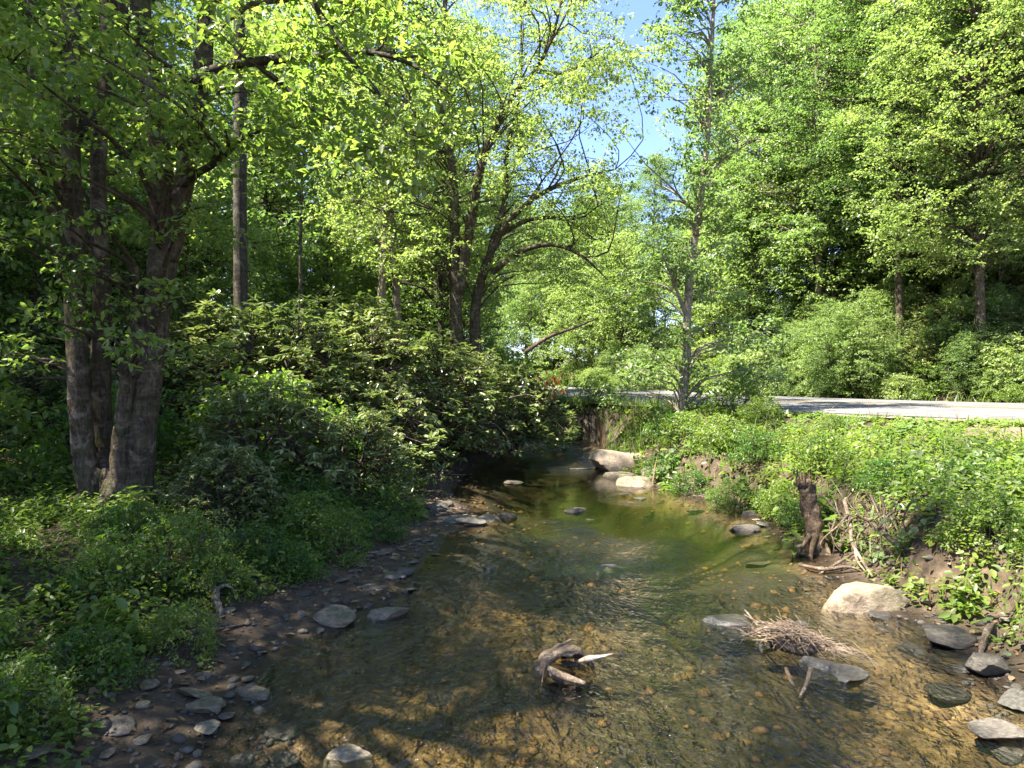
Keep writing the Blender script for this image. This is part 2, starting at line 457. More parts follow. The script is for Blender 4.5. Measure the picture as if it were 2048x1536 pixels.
M['ground'] = ground_mat()
M['water'] = water_mat()
M['asphalt'] = flat_mat('worn_asphalt', (.082, .078, .073), (.140, .132, .124), .8)
M['white_line'] = flat_mat('white_road_paint', (.22, .22, .21), (.42, .42, .41), 6)
M['yellow_line'] = flat_mat('yellow_road_paint', (.20, .135, .035), (.32, .22, .06), 6)
M['shoulder'] = flat_mat('gravel_shoulder', (.10, .085, .068), (.19, .165, .135), 3, speck=.7)

# ------------------------------------------------------------------ ground
LW = [(-12, -1.6), (-4, -1.5), (2.2, -1.35), (3.37, -1.34), (4.1, -1.48), (4.55, -1.40), (5.0, -1.05), (5.6, -.82), (6.6, -.84), (7.6, -.70), (8.5, -.40),
      (10.2, -.90), (12.3, -.80), (14, -.45), (15.8, .05), (16.6, -.2), (17.4, -1.6), (19, -5), (22, -10), (40, -40), (90, -120)]
RW = [(-12, 2.6), (-4, 2.8), (2.2, 2.9), (3.2, 2.9), (3.8, 2.82), (4.1, 2.80), (4.8, 2.95), (5.3, 2.75), (6.0, 2.88), (6.8, 2.98), (7.9, 3.0), (9.6, 2.75), (10.6, 2.3),
      (11.7, 2.05), (14, 1.95), (15.5, 2.1), (16.6, 2.0), (17.3, 1.4), (18, .1), (19.5, -3), (22.5, -8), (40, -37), (90, -117)]
LW, RW = np.array(LW), np.array(RW)
def xl(y): return np.interp(y, LW[:, 0], LW[:, 1])
def xr(y): return np.interp(y, RW[:, 0], RW[:, 1])

ROAD_Z = ZC - 0.68
RC = smooth_path([(60, -12), (40, -3), (26, 4.2), (16, 9.6), (10.2, 13.2), (6.8, 17.2), (4.5, 22), (2.8, 28.5), (0.4, 36), (-4.5, 44), (-14, 54), (-40, 75)], 260)
RT = np.gradient(RC, axis=0); RT /= np.linalg.norm(RT, axis=1)[:, None]
RN = np.stack([-RT[:, 1], RT[:, 0]], -1)          # towards the creek
HALF = 3.85

def road_dist(x, y):
    """signed distance to the road centre line: positive on the creek side"""
    x = np.asarray(x, float); y = np.asarray(y, float)
    sh = x.shape; x = x.ravel(); y = y.ravel()
    best = np.full(x.shape, 1e9); sg = np.zeros(x.shape)
    for k in range(0, len(x), 20000):
        dx = x[k:k + 20000, None] - RC[None, :, 0]; dy = y[k:k + 20000, None] - RC[None, :, 1]
        d2 = dx * dx + dy * dy
        i = d2.argmin(1); a = np.arange(len(i))
        best[k:k + 20000] = np.sqrt(d2[a, i])
        sg[k:k + 20000] = np.sign(dx[a, i] * RN[i, 0] + dy[a, i] * RN[i, 1])
    return (best * np.where(sg == 0, 1, sg)).reshape(sh)

def wz(y): return .22 * sstep(12.5, 17, y)          # the creek climbs over a riffle upstream

def ground(x, y, parts=False):
    x = np.asarray(x, float); y = np.asarray(y, float)
    wig = .10 * fbm(x * 1.3, y * 1.3, 5, 3) * 2
    dl = xl(y) - x + wig; dr = x - xr(y) + wig
    rd = road_dist(x, y)
    inside = np.minimum(-dl, -dr)
    bed = -0.02 - (.17 + .42 * sstep(5.4, 8.2, y + 1.6 * fbm(x * .7, y * .5, 19, 2)) * sstep(13.5, 10.5, y) * np.exp(-((x - 1.25 + .5 * fbm(y * .6, y * .2, 23, 2)) / 1.05) ** 2)) * sstep(0, .9, inside) + .05 * fbm(x * 2.2, y * 1.4, 9, 3) * 2 * sstep(0, .4, inside)
    left = .02 * sstep(0, .2, dl) + .16 * sstep(.0, 1.3, dl) + .34 * sstep(1.0, 2.4, dl) + .4 * sstep(2.4, 9, dl) + .10 * np.maximum(dl - 6, 0)
    left = np.minimum(left, 5 + 0 * left)
    left = left + (.07 * fbm(x * 1.6, y * 1.6, 3, 4) + .03 * fbm(x * 7, y * 7, 4, 2)) * 2 * sstep(.05, .8, dl)
    edge = rd - HALF - .35
    t = np.clip(dr / (np.maximum(dr, 0) + np.maximum(edge, 0) + 1e-6), 0, 1)
    right = .08 * sstep(0, .5, dr) + .50 * sstep(.3, .85, dr) + (ROAD_Z - .05 - .58) * sstep(.25, 1.0, t) * sstep(.3, 1.5, dr)
    right = right + (.10 * fbm(x * 1.4, y * 1.4, 13, 4) + .03 * fbm(x * 7, y * 7, 4, 2)) * 2 * sstep(.05, .8, dr) * sstep(0, 1.2, edge)
    far = -rd - HALF - .4
    steep = .16 + .55 * sstep(5, 14, x)
    hill = ROAD_Z - .03 + np.where(far > 0, -.10 * sstep(0, .5, far) * (1 - sstep(.6, 1.6, far)) + steep * np.maximum(far - 1.0, 0) ** 1.04 + .5 * fbm(x * .4, y * .4, 21, 4) * sstep(1, 5, far), 0)
    cap = 2.2 + 24 * sstep(.30, .85, x / np.maximum(y, 4))
    hill = np.minimum(hill, cap + 2 * fbm(x * .1, y * .1, 3))
    z = np.where(dl > 0, left, np.where(dr > 0, right, bed))
    z = z + wz(y) * (1 - sstep(0, 3, np.maximum(dl, dr)))
    # left of the creek everything stays woodland; between creek and road the bank climbs to the road
    onroad = 1 - sstep(0, .9, edge)
    z = np.where(dr > 0, z * (1 - onroad) + (ROAD_Z - .05) * onroad, z)
    z = np.where((rd < 0) & (dr > 0), np.where(far > 0, hill, ROAD_Z - .05), z)
    if parts:
        return z, dl, dr, rd, edge, far
    return z
def gz(x, y): return float(ground(np.array([x]), np.array([y]))[0])

def axis(lo, hi, knots):
    """positions with a spacing that grows away from the near field"""
    out = [lo]
    while out[-1] < hi:
        out.append(out[-1] + float(np.interp(out[-1], [k[0] for k in knots], [k[1] for k in knots])))
    return np.array(out)
gx = axis(-70, 75, [(-70, 5), (-14, .8), (-5, .09), (-2, .055), (3.6, .055), (7, .12), (16, .8), (75, 5)])
gy = axis(-25, 120, [(-25, 3), (-3, .6), (1.5, .07), (9, .07), (16, .16), (30, .7), (120, 6)])
GX, GY = np.meshgrid(gx, gy)
Z, DL, DR, RDm, EDGE, FAR = ground(GX, GY, True)
nx, ny = len(gx), len(gy)
idx = (np.arange(ny - 1)[:, None] * nx + np.arange(nx - 1)[None, :])
q = np.stack([idx, idx + 1, idx + nx + 1, idx + nx], -1).reshape(-1)
me = fast_mesh('ground', np.stack([GX, GY, Z], -1).reshape(-1, 3), q, np.full((ny - 1) * (nx - 1), 4, np.int32), True)
nzz = fbm(GX * .9, GY * .9, 31, 4) * 2
bed_shade_n = fbm(GX * .75, GY * .5, 57, 4) * 2
attrs = {
    'bed_shade': np.clip(sstep(5.6, 7.0, GY + bed_shade_n * .9) * sstep(.08, .5, np.minimum(-DL, -DR) + bed_shade_n * .25) + sstep(-.15, .35, bed_shade_n + .55 * sstep(-.2, 1.2, GX) - .25) * .85 * sstep(.1, .5, np.minimum(-DL, -DR)), 0, 1),  # mask of the painted shade: the pool, plus patches towards the right bank
    'wet': sstep(.34, .06, np.maximum(DL, DR) + nzz * .12) * sstep(-.4, -.02, np.maximum(DL, DR)),
    'bed': sstep(.05, -.12, np.maximum(DL, DR)),
    'mud': np.maximum(sstep(2.6, 1.2, DL + nzz * .8) * (DL > -0.1), sstep(1.3, .6, DR + nzz * .6) * (DR > -.1)),
    'dirt': np.clip(sstep(1.7, .3, EDGE + nzz * .7) * sstep(4.9, 6.2, GX) * (GY < 10) * (RDm > 0), 0, 1) * .95,
}
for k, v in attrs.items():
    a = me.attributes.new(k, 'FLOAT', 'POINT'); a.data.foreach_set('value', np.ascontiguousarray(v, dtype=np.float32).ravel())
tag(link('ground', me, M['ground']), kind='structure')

# water: one sheet following the banks
wy = np.unique(np.concatenate([np.arange(-12, 2, .5), np.arange(2, 22, .12), np.arange(22, 30, .6)]))
wt = np.linspace(0, 1, 44)
WX = (xl(wy) - .45)[:, None] * (1 - wt) + (xr(wy) + .45)[:, None] * wt
WY = np.repeat(wy[:, None], len(wt), 1)
n, mcols = len(wy), len(wt)
idx = (np.arange(n - 1)[:, None] * mcols + np.arange(mcols - 1)[None, :])
q = np.stack([idx, idx + 1, idx + mcols + 1, idx + mcols], -1).reshape(-1)
WZ = wz(WY) + .003 * fbm(WX * 2, WY * 1.2, 77, 3)
me = fast_mesh('water', np.stack([WX, WY, WZ], -1).reshape(-1, 3), q, np.full((n - 1) * (mcols - 1), 4, np.int32), True)
a = me.attributes.new('column', 'FLOAT', 'POINT'); a.data.foreach_set('value', np.clip((WZ - ground(WX, WY)) * 1.25, .02, 2).astype(np.float32).ravel())
riff = np.clip(sstep(6.25, 5.9, WY + .25 * fbm(WX * 1.5, WY, 43, 2)) * .8 + sstep(11.5, 14, WY) * .9 + .5 * sstep(.1, .3, fbm(WX * .6, WY * .6, 41, 3)) + .35 * sstep(.6, -.6, WX) * sstep(10, 6, WY), 0, 1)
a = me.attributes.new('riffle', 'FLOAT', 'POINT'); a.data.foreach_set('value', np.ascontiguousarray(riff, dtype=np.float32).ravel())
tag(link('water', me, M['water']), kind='structure')

# road, its edge lines and gravel shoulder
def strip(name, o1, o2, z, mat, i0=0, i1=None, gap=None, crown=0.0):
    i1 = i1 or len(RC)
    cs, ts = RC[i0:i1], RN[i0:i1]
    offs = np.linspace(o1, o2, 7)
    V = np.stack([np.concatenate([cs + ts * o, np.full((len(cs), 1), z + crown * (1 - (o / HALF) ** 2))], 1) for o in offs], 1).reshape(-1, 3)
    k = len(offs)
    ii = (np.arange(len(cs) - 1)[:, None] * k + np.arange(k - 1)[None, :])
    q = np.stack([ii, ii + k, ii + k + 1, ii + 1], -1).reshape(-1)
    return fast_mesh(name, V, q, np.full((len(cs) - 1) * (k - 1), 4, np.int32), True)
tag(link('road', strip('road', -HALF, HALF, ROAD_Z, M['asphalt'], crown=.03), M['asphalt']), kind='structure')
tag(link('road_shoulder', strip('road_shoulder', HALF - .02, HALF + .55, ROAD_Z - .012, None), M['shoulder']), kind='structure')
for o in (2.95, -2.95):
    tag(link('road_edge_line', strip('road_edge_line', o - .06, o + .06, ROAD_Z + .006, None, crown=.03), M['white_line']), kind='structure')
for o in (.13, -.13):
    tag(link('road_centre_line', strip('road_centre_line', o - .05, o + .05, ROAD_Z + .006, None, crown=.03), M['yellow_line']), kind='structure')

# ------------------------------------------------------------------ trees
def spray_leaves(rng, centers, radii, per, size, tmpl, flat=.28, droop=.22, jitter=.5, nsub=11):
    """small flat sprays of leaves, tilted each its own way, spread through every cluster"""
    k = len(centers)
    cnt = np.maximum(nsub, (per * (radii / radii.mean()) ** 2).astype(int))
    ci = np.repeat(np.arange(k), cnt); N = len(ci)
    # sub-sprays
    dirs = rng.normal(0, 1, (k, nsub, 3)); dirs /= np.linalg.norm(dirs, axis=2)[..., None]
    sc = dirs * (rng.uniform(.15, 1, (k, nsub, 1)) ** .6) * radii[:, None, None] * np.array([1.15, 1.15, .62 + flat * .6])
    sr = rng.uniform(.22, .52, (k, nsub)) * radii[:, None]
    tilt = rng.normal(0, .38, (k, nsub, 2)) + dirs[..., :2] * -.35
    si = rng.integers(0, nsub, N)
    th = rng.uniform(0, 2 * np.pi, N); rr = rng.uniform(0, 1, N) ** .6
    R = sr[ci, si]
    x = np.cos(th) * rr * R * 1.15; y = np.sin(th) * rr * R * .85
    z = x * tilt[ci, si, 0] + y * tilt[ci, si, 1] - droop * rr ** 2 * R + rng.normal(0, .10, N) * R
    P = centers[ci] + sc[ci, si] + np.stack([x, y, z], -1)
    az = th + rng.normal(0, 1.0, N)
    pit = rng.normal(-.35, jitter, N); rol = rng.normal(0, jitter, N)
    s = size * rng.uniform(.6, 1.3, N)
    return leaves(P, az, pit, rol, s, tmpl)

def branch_to(rng, S, Tn, c, r0, sides=5, rise=.45, n=7):
    """a curved limb that leaves a stem along its run and bends over to a cluster centre"""
    hd = np.hypot(S[:, 0] - c[0], S[:, 1] - c[1])
    cost = np.abs(S[:, 2] - (c[2] - rise * hd)) + .35 * hd
    i = cost.argmin(); s = S[i]
    p0 = s[:3]; d = c - p0
    L = np.linalg.norm(d)
    m1 = p0 + d * .22 + Tn[i] * L * .16
    m2 = p0 + d * .6 + Tn[i] * L * .10 + rng.normal(0, .05, 3) * L
    r = min(r0, s[3] * .75, .012 + .016 * L)
    return tube([(*p0, r), (*m1, r * .8), (*m2, r * .5), (*c, r * .15)], n, sides, cap=False), None, r

def twigs_for(rng, center, rad, k, r):
    out = []
    for _ in range(k):
        a = rng.uniform(0, 2 * np.pi)
        e = center + np.array([math.cos(a), math.sin(a), rng.uniform(-.25, .3)]) * rad * rng.uniform(.6, .95)
        m = (center + e) / 2 + np.array([0, 0, .06 * rad])
        out.append(tube([(*center, r), (*m, r * .6), (*e, r * .25)], 4, 3, cap=False))
    return out

def build_tree(name, loc, seed, stems, clusters, radii, per, size, tmpl, leafm, barkm, label=None, group=None, sides=8, n=16,
               rough=.12, limb_r=.05, twig=2, flat=.28, cat='tree', separate_stems=False, droop=.22, jitter=.5, limbs=(), limbm=None):
    rng = np.random.default_rng(seed)
    root = empty(name, loc)
    tag(root, label, cat, group)
    sp, bits = [], []
    for i, st in enumerate(stems):
        sp.append(smooth_path(st, 40))
        t = tube(st, n, sides, rough, seed + i)
        if separate_stems: link('trunk', fast_mesh('trunk', *t, True), barkm, root)
        else: bits.append(t)
    for lb in limbs:
        sp.append(smooth_path(lb, 24))
        link('limb', fast_mesh('limb', *tube(lb, 14, 7, .1, seed + 5, cap=False), True), limbm or barkm, root)
    S = np.vstack(sp)
    Tn = np.vstack([np.gradient(q_[:, :3], axis=0) for q_ in sp]); Tn /= np.linalg.norm(Tn, axis=1)[:, None] + 1e-9
    bb = []
    for c, r in zip(clusters, radii):
        t, path, r0 = branch_to(rng, S, Tn, c, limb_r)
        bb.append(t)
        bb += twigs_for(rng, c, r, twig, max(.004, r0 * .3))
    if separate_stems:
        link('branchwork', fast_mesh('branchwork', *merge(bb), True), barkm, root)
    else:
        link('trunk', fast_mesh('trunk', *merge(bits + bb), True), barkm, root)
    lv = spray_leaves(rng, clusters, radii, per, size, tmpl, flat, droop, jitter=jitter)
    link('crown', fast_mesh('crown', *lv), leafm, root)
    KIDS[root.name] = list(root.children)
    return root

def crown_points(rng, H, R, lo, n, top=1.0, tm=.5, cr=(.55, 1.0), shell=.35):
    t = rng.uniform(lo, top, n * 3)
    u = (t - lo) / (top - lo)
    prof = np.clip(np.sin(np.pi * (u * .86 + .12)) ** .7, .12, 1)
    a = rng.uniform(0, 2 * np.pi, n * 3)
    rr = R * prof * np.sqrt(rng.uniform(shell ** 2, 1, n * 3)) * (1 + .25 * np.sin(3 * a + 7 * u) )
    P = np.stack([np.cos(a) * rr, np.sin(a) * rr, t * H], -1)
    # thin out so clusters keep gaps between them
    keep = []
    md = cr[0] * 1.0
    for i in range(len(P)):
        if all(np.sum((P[i] - P[j]) ** 2 * np.array([1, 1, 2.2])) > md * md for j in keep):
            keep.append(i)
        if len(keep) >= n: break
    P = P[keep]
    return P, rng.uniform(cr[0], cr[1], len(P))

def proto_tree(name, seed, H, R, lo, n, per, size, leafm, barkm, tr, lean=.3, **kw):
    rng = np.random.default_rng(seed)
    P, rad = crown_points(rng, H, R, lo, n, tm=.5, **{k: kw.pop(k) for k in list(kw) if k in ('cr', 'shell')})
    w = rng.normal(0, lean * .35, (6, 2)).cumsum(0)
    hs = np.linspace(0, .95 * H, 7)
    st = [(0, 0, -.3, tr * 1.35), (0, 0, .25, tr * 1.05)]
    for k in range(1, 7):
        st.append((w[k - 1, 0] * .6, w[k - 1, 1] * .6, hs[k], tr * (1 - .88 * (k / 6) ** .9)))
    P[:, :2] += np.stack([np.interp(P[:, 2], hs, np.r_[0, w[:, 0] * .6]), np.interp(P[:, 2], hs, np.r_[0, w[:, 1] * .6])], -1)
    return build_tree(name, (0, 0, 0), seed, [st], P, rad, per, size, LEAF2, leafm, barkm, **kw)

PROTO = {}
PROTO['a'] = proto_tree('forest_tree', 11, 16, 3.7, .24, 190, 380, .10, M['light'], M['bark'], .19, cr=(.55, 1.0))
PROTO['b'] = proto_tree('forest_tree', 12, 18, 3.3, .30, 200, 430, .085, M['mid'], M['bark'], .14, cr=(.55, 1.0))
PROTO['c'] = proto_tree('forest_tree', 13, 14, 4.1, .18, 175, 330, .118, M['maple'], M['bark_dark'], .17, cr=(.55, 1.05))
PROTO['d'] = proto_tree('forest_tree', 14, 15, 3.1, .26, 150, 300, .115, M['cool'], M['bark_pale'], .15, cr=(.5, .95))
PROTO['s'] = proto_tree('forest_tree', 17, 12.5, 3.0, .42, 26, 420, .085, M['maple'], M['bark'], .16, cr=(.5, .8))
PROTO['p'] = proto_tree('sapling', 25, 8.5, .9, .50, 26, 55, .09, M['mid'], M['bark_dark'], .05, cr=(.3, .5), limb_r=.012)
PROTO['n'] = proto_tree('forest_tree', 26, 16, 2.3, .45, 42, 120, .10, M['mid'], M['bark_dark'], .15, cr=(.45, .85))
PROTO['m'] = proto_tree('forest_tree', 27, 15, 2.2, .36, 44, 130, .10, M['light'], M['bark_pale'], .15, cr=(.45, .85))
PROTO['t'] = proto_tree('forest_tree', 18, 15, 3.5, .22, 95, 210, .10, M['light'], M['bark'], .15, cr=(.5, .95))
PROTO['u'] = proto_tree('forest_tree', 19, 14, 3.2, .20, 90, 200, .10, M['maple'], M['bark_dark'], .14, cr=(.5, .9))
PROTO['e'] = proto_tree('sapling', 15, 6.0, 1.7, .12, 80, 230, .09, M['light'], M['bark'], .055, cr=(.42, .7), limb_r=.02)
PROTO['f'] = proto_tree('sapling', 16, 5.0, 1.6, .08, 75, 230, .09, M['mid'], M['bark_dark'], .045, cr=(.42, .7), limb_r=.02)
USED = set()
KIND_WORD = {'a': 'tall yellow-green broadleaf tree', 'b': 'tall mid-green broadleaf tree', 'c': 'spreading green tree with dark bark', 'd': 'slim cool-green tree with pale bark',
             'e': 'young light-green sapling', 'f': 'young bushy green sapling'}

def plant_tree(k, x, y, s, label, group=None, rz=None, z=None, sz=None):
    if -4.3 < float(road_dist(np.array([x]), np.array([y]))[0]) < 3.7: return None
    p = PROTO[k]
    rz = rnd.uniform(0, 6.28) if rz is None else rz
    z = gz(x, y) - .05 if z is None else z
    if k not in USED:
        USED.add(k)
        p.location = (x, y, z); p.rotation_euler = (0, 0, rz); p.scale = (s, s, sz or s); p['label'] = label
        if group: p['group'] = group
        return p
    return copy_tree(p, (x, y, z), rz, (s, s, sz or s), label, group)

def at(px, d):
    return (px - 1024) / F * d

# --- the big clump at the left, near the camera
bx, by = at(235, 6.6), 6.6
bz = gz(bx, by)
def loc_pts(rows, d0):
    """(px,py,depth,radius) rows relative to the clump's base"""
    out = []
    for px, py, d, r in rows:
        p = W(px, py, d) - np.array([bx, by, bz])
        out.append((*p, r))
    return out
stemsL = [
    loc_pts([(205, 1075, 6.5, .17), (180, 1000, 6.5, .125), (158, 800, 6.5, .11), (150, 520, 6.55, .105), (146, 260, 6.6, .095), (150, 0, 6.8, .09), (165, -300, 7.0, .07), (150, -620, 7.3, .04)], 6.5),
    loc_pts([(230, 1075, 6.7, .17), (212, 980, 6.7, .12), (203, 800, 6.75, .105), (205, 560, 6.8, .095), (200, 330, 6.9, .08), (215, 150, 7.1, .07), (225, -200, 7.4, .055), (250, -500, 7.8, .03)], 6.7),
    loc_pts([(262, 1080, 6.6, .24), (268, 980, 6.6, .185), (290, 800, 6.6, .145), (318, 600, 6.6, .138), (330, 450, 6.6, .15), (318, 260, 6.6, .11), (292, 80, 6.6, .10), (275, -120, 6.6, .10), (240, -500, 6.8, .06), (230, -800, 7.0, .03)], 6.6),
    loc_pts([(335, 520, 6.6, .12), (378, 330, 6.5, .10), (408, 150, 6.4, .09), (425, -40, 6.3, .08), (470, -350, 6.2, .07), (520, -650, 6.1, .035)], 6.6),
    loc_pts([(240, 1060, 6.5, .13), (238, 900, 6.45, .085), (262, 720, 6.5, .075), (285, 560, 6.6, .055)], 6.6),
]
limbsL = [
    loc_pts([(395, 175, 6.4, .075), (430, 145, 6.2, .05), (500, 128, 6.0, .042), (620, 118, 5.8, .036), (730, 108, 5.6, .028), (820, 130, 5.4, .016), (900, 190, 5.2, .006)], 0),
    loc_pts([(345, 385, 6.6, .055), (395, 350, 6.3, .038), (440, 322, 6.1, .03), (482, 285, 6.0, .022), (540, 255, 5.9, .010)], 0),
    loc_pts([(425, -60, 6.3, .06), (540, -130, 5.7, .04), (610, -20, 5.3, .026), (690, 105, 5.1, .02), (760, 190, 5.0, .013), (830, 290, 4.9, .005)], 0),
    loc_pts([(515, 130, 6.0, .03), (600, 200, 5.8, .022), (680, 260, 5.6, .016), (760, 350, 5.5, .006)], 0),
    loc_pts([(300, 100, 6.6, .07), (180, -60, 6.0, .05), (60, -100, 5.5, .035), (-60, 20, 5.2, .02)], 0),
    loc_pts([(205, 215, 6.9, .06), (185, 240, 6.7, .05), (160, 270, 6.6, .05)], 0),
]
rng = np.random.default_rng(5)
cl, cr_ = [], []
def addc(px, py, d, r):
    cl.append(W(px, py, d) - np.array([bx, by, bz])); cr_.append(r)
for _ in range(46):                                    # boughs hanging over the top left of the view
    px = rng.uniform(-60, 900); lim = np.interp(px, [-60, 300, 640, 780, 900], [300, 260, 330, 400, 200])
    addc(px, rng.uniform(-140, lim), rng.uniform(4.6, 8.2), rng.uniform(.28, .52))
for _ in range(44):
    addc(rng.uniform(-60, 460), rng.uniform(200, 720), rng.uniform(5.2, 8.2), rng.uniform(.14, .32))
for px, py, d, r in [(640, 60, 5.2, .4), (700, 170, 5.2, .4), (760, 260, 5.0, .3), (600, 260, 5.6, .35), (560, 330, 5.8, .3), (780, 60, 5.4, .4), (850, 160, 5.3, .3), (820, 340, 5.2, .25),
                     (880, 250, 5.2, .22), (720, 330, 5.4, .28), (500, 60, 5.8, .4), (90, 60, 5.0, .35), (30, 130, 4.8, .35), (60, 250, 5.4, .3)]:
    addc(px, py, d, r)
for _ in range(12):                                    # sprays that hang in front of the stems
    addc(rng.uniform(60, 450), rng.uniform(120, 720), rng.uniform(5.0, 6.2), rng.uniform(.12, .22))
k = 0
while k < 34:                                         # the crown above, out of the picture, that dapples the creek
    p = np.array([rng.uniform(-9, 1.6), rng.uniform(2.2, 10.5), rng.uniform(5.2, 13.5)])
    q_ = (p - np.array([-3.8, 6.4, 9.0])) / np.array([5.2, 4.2, 4.6])
    if (q_ ** 2).sum() < 1 and p[2] > 1.8 + .58 * p[1] + .3:
        cl.append(p - np.array([bx, by, bz])); cr_.append(rng.uniform(.45, .8)); k += 1
stemsL = [[(x_, y_, z_, r_ * .88) for x_, y_, z_, r_ in st_] for st_ in stemsL]
near = build_tree('maple_clump', (bx, by, bz), 21, stemsL, np.array(cl), np.array(cr_), 250, .066, LEAF4, M['maple'], M['bark'],
                  'big maple clump with several grey stems from one base on the left bank', None, sides=18, n=64, rough=.16, limb_r=.03, twig=3, separate_stems=True, limbs=limbsL, limbm=M['bark_dark'])
for k in range(7):                                     # root flare
    a_ = 2 * math.pi * k / 7 + .3; L = rng.uniform(.45, .8)
    p_ = [(math.cos(a_) * .12, math.sin(a_) * .10, .34, .09), (math.cos(a_) * .28, math.sin(a_) * .22, .10, .085), (math.cos(a_) * L * .7, math.sin(a_) * L * .7, .0, .05), (math.cos(a_ + .2) * L, math.sin(a_ + .2) * L, -.1, .02)]
    link('root', fast_mesh('root', *tube(p_, 16, 10, .25, k, cap=False), True), M['bark'], near)
# single leaves of the hanging boughs
lob = fast_mesh('leaf', *leaves(np.zeros((1, 3)), np.zeros(1), np.zeros(1), np.zeros(1), np.ones(1), LOBED)); lob.materials.append(M['maple'])
near_c = [i for i in range(len(cl)) if cl[i][2] + bz < 5.4]
for _ in range(240):
    i = near_c[rng.integers(0, len(near_c))]
    c = cl[i] + np.array([rng.normal(0, .5), rng.normal(0, .5), rng.normal(-.12, .2)]) * cr_[i]
    o = link('leaf', lob, None, near)
    o.location = c; o.rotation_euler = (rng.normal(0, .5), rng.normal(.45, .4), rng.uniform(0, 6.28)); s = rng.uniform(.06, .095); o.scale = (s, s, s)

# --- the central twin maple beyond the rhododendrons
D = 17.0
mx_, my_ = at(915, D), D
mz = gz(mx_, my_)
def lp(rows, o):
    return [(*(W(px, py, d) - o), r) for px, py, d, r in rows]
o6 = np.array([mx_, my_, mz])
stemsM = [
    lp([(915, 800, 17, .27), (912, 640, 17, .21), (910, 540, 17, .17), (910, 440, 17, .16), (905, 340, 17.1, .14), (895, 280, 17.2, .12), (880, 200, 17.4, .09), (885, 90, 17.6, .07), (900, -60, 18, .04)], o6),
    lp([(916, 590, 17, .17), (930, 515, 16.9, .165), (946, 420, 16.8, .15), (966, 320, 16.7, .13), (990, 260, 16.6, .115), (1025, 195, 16.5, .095), (1070, 145, 16.4, .07), (1110, 60, 16.3, .045), (1130, -60, 16.3, .02)], o6),
    lp([(955, 820, 17.3, .24), (950, 640, 17.3, .18), (962, 560, 17.2, .155), (985, 500, 17.0, .12), (1020, 440, 16.8, .10), (1080, 390, 16.5, .08), (1150, 360, 16.2, .055), (1230, 340, 15.9, .025)], o6),
    lp([(966, 555, 17.1, .12), (990, 470, 17.2, .10), (1010, 400, 17.3, .09), (1015, 300, 17.4, .07), (1040, 180, 17.4, .05), (1042, 0, 17.5, .025)], o6),
]
limbsM = [
    lp([(985, 545, 17, .085), (1040, 505, 16.6, .065), (1100, 490, 16.2, .05), (1160, 510, 15.8, .035), (1215, 560, 15.4, .012)], o6),
    lp([(1000, 470, 17, .07), (1060, 440, 16.8, .05), (1130, 440, 16.5, .04), (1190, 480, 16.2, .015)], o6),
    lp([(1070, 145, 16.4, .06), (1130, 150, 16.2, .045), (1180, 120, 16, .03), (1230, 80, 15.8, .012)], o6),
    lp([(905, 445, 17, .06), (880, 425, 16.9, .05), (840, 432, 16.7, .035), (760, 420, 16.4, .015)], o6),
    lp([(900, 320, 17.1, .06), (850, 260, 16.9, .045), (800, 150, 16.7, .03), (760, 60, 16.5, .012)], o6),
]
stemsM = [[(x_, y_, z_, r_ * .78) for x_, y_, z_, r_ in st_] for st_ in stemsM]
rng = np.random.default_rng(9)
cl2, cr2 = [], []
poly = [(-160, 640, 1290), (0, 620, 1285), (100, 640, 1275), (200, 640, 1240), (300, 620, 1250), (400, 640, 1260), (480, 700, 1230), (560, 760, 1210)]
pa = np.array(poly)
while len(cl2) < 190:
    py = rng.uniform(-200, 545)
    px = rng.uniform(np.interp(py, pa[:, 0], pa[:, 1]), np.interp(py, pa[:, 0], pa[:, 2]))
    if py > 430 and rng.uniform() < .3: continue
    d = rng.normal(17, 1.7)
    c = W(px, py, d) - o6
    if all(np.sum((c - e) ** 2) > .34 for e in cl2):
        cl2.append(c); cr2.append(rng.uniform(.5, .9))
build_tree('twin_maple', tuple(o6), 22, stemsM, np.array(cl2), np.array(cr2), 430, .082, LEAF2, M['light'], M['bark'],
           'tall maple with two dark forked trunks rising behind the rhododendrons', sides=12, n=40, rough=.1, limb_r=.026, twig=3, separate_stems=True, limbs=limbsM)

# --- the slender pale tree on the right bank
D = 13.5
o7 = np.array([at(1361, D), D, gz(at(1361, D), D)])
stemS = [lp([(1357, 905, D, .15), (1360, 850, D, .105), (1368, 770, D, .095), (1374, 690, D, .085), (1374, 620, D, .08), (1380, 545, D, .075), (1390, 470, D, .07), (1400, 400, D, .064), (1408, 330, D, .058),
              (1416, 230, D, .05), (1420, 120, D, .04), (1425, 0, D, .03), (1430, -150, D, .018)], o7)]
limbsS = [lp([(1403, 365, D, .035), (1440, 325, 13.2, .025), (1500, 285, 12.9, .012)], o7), lp([(1395, 430, D, .03), (1345, 385, 13.8, .02), (1300, 365, 14, .008)], o7),
          lp([(1374, 640, D, .04), (1345, 560, 13.3, .028), (1320, 500, 13.1, .01)], o7), lp([(1415, 240, D, .03), (1460, 170, 13.7, .02), (1510, 120, 13.9, .008)], o7)]
rng = np.random.default_rng(10)
cl3, cr3 = [], []
for _ in range(90):
    py = rng.uniform(-160, 470)
    hw = np.interp(py, [-160, 0, 200, 330, 470], [70, 100, 110, 105, 90])
    cl3.append(W(1418 - (py - 100) * .03 + rng.normal(0, .55) * hw, py, D + rng.normal(0, .8)) - o7); cr3.append(rng.uniform(.22, .4))
for _ in range(46):
    py = rng.uniform(470, 790)
    cl3.append(W(rng.uniform(1225, 1545) if py > 560 else rng.uniform(1290, 1480), py, D + rng.normal(0, .7)) - o7); cr3.append(rng.uniform(.25, .45))
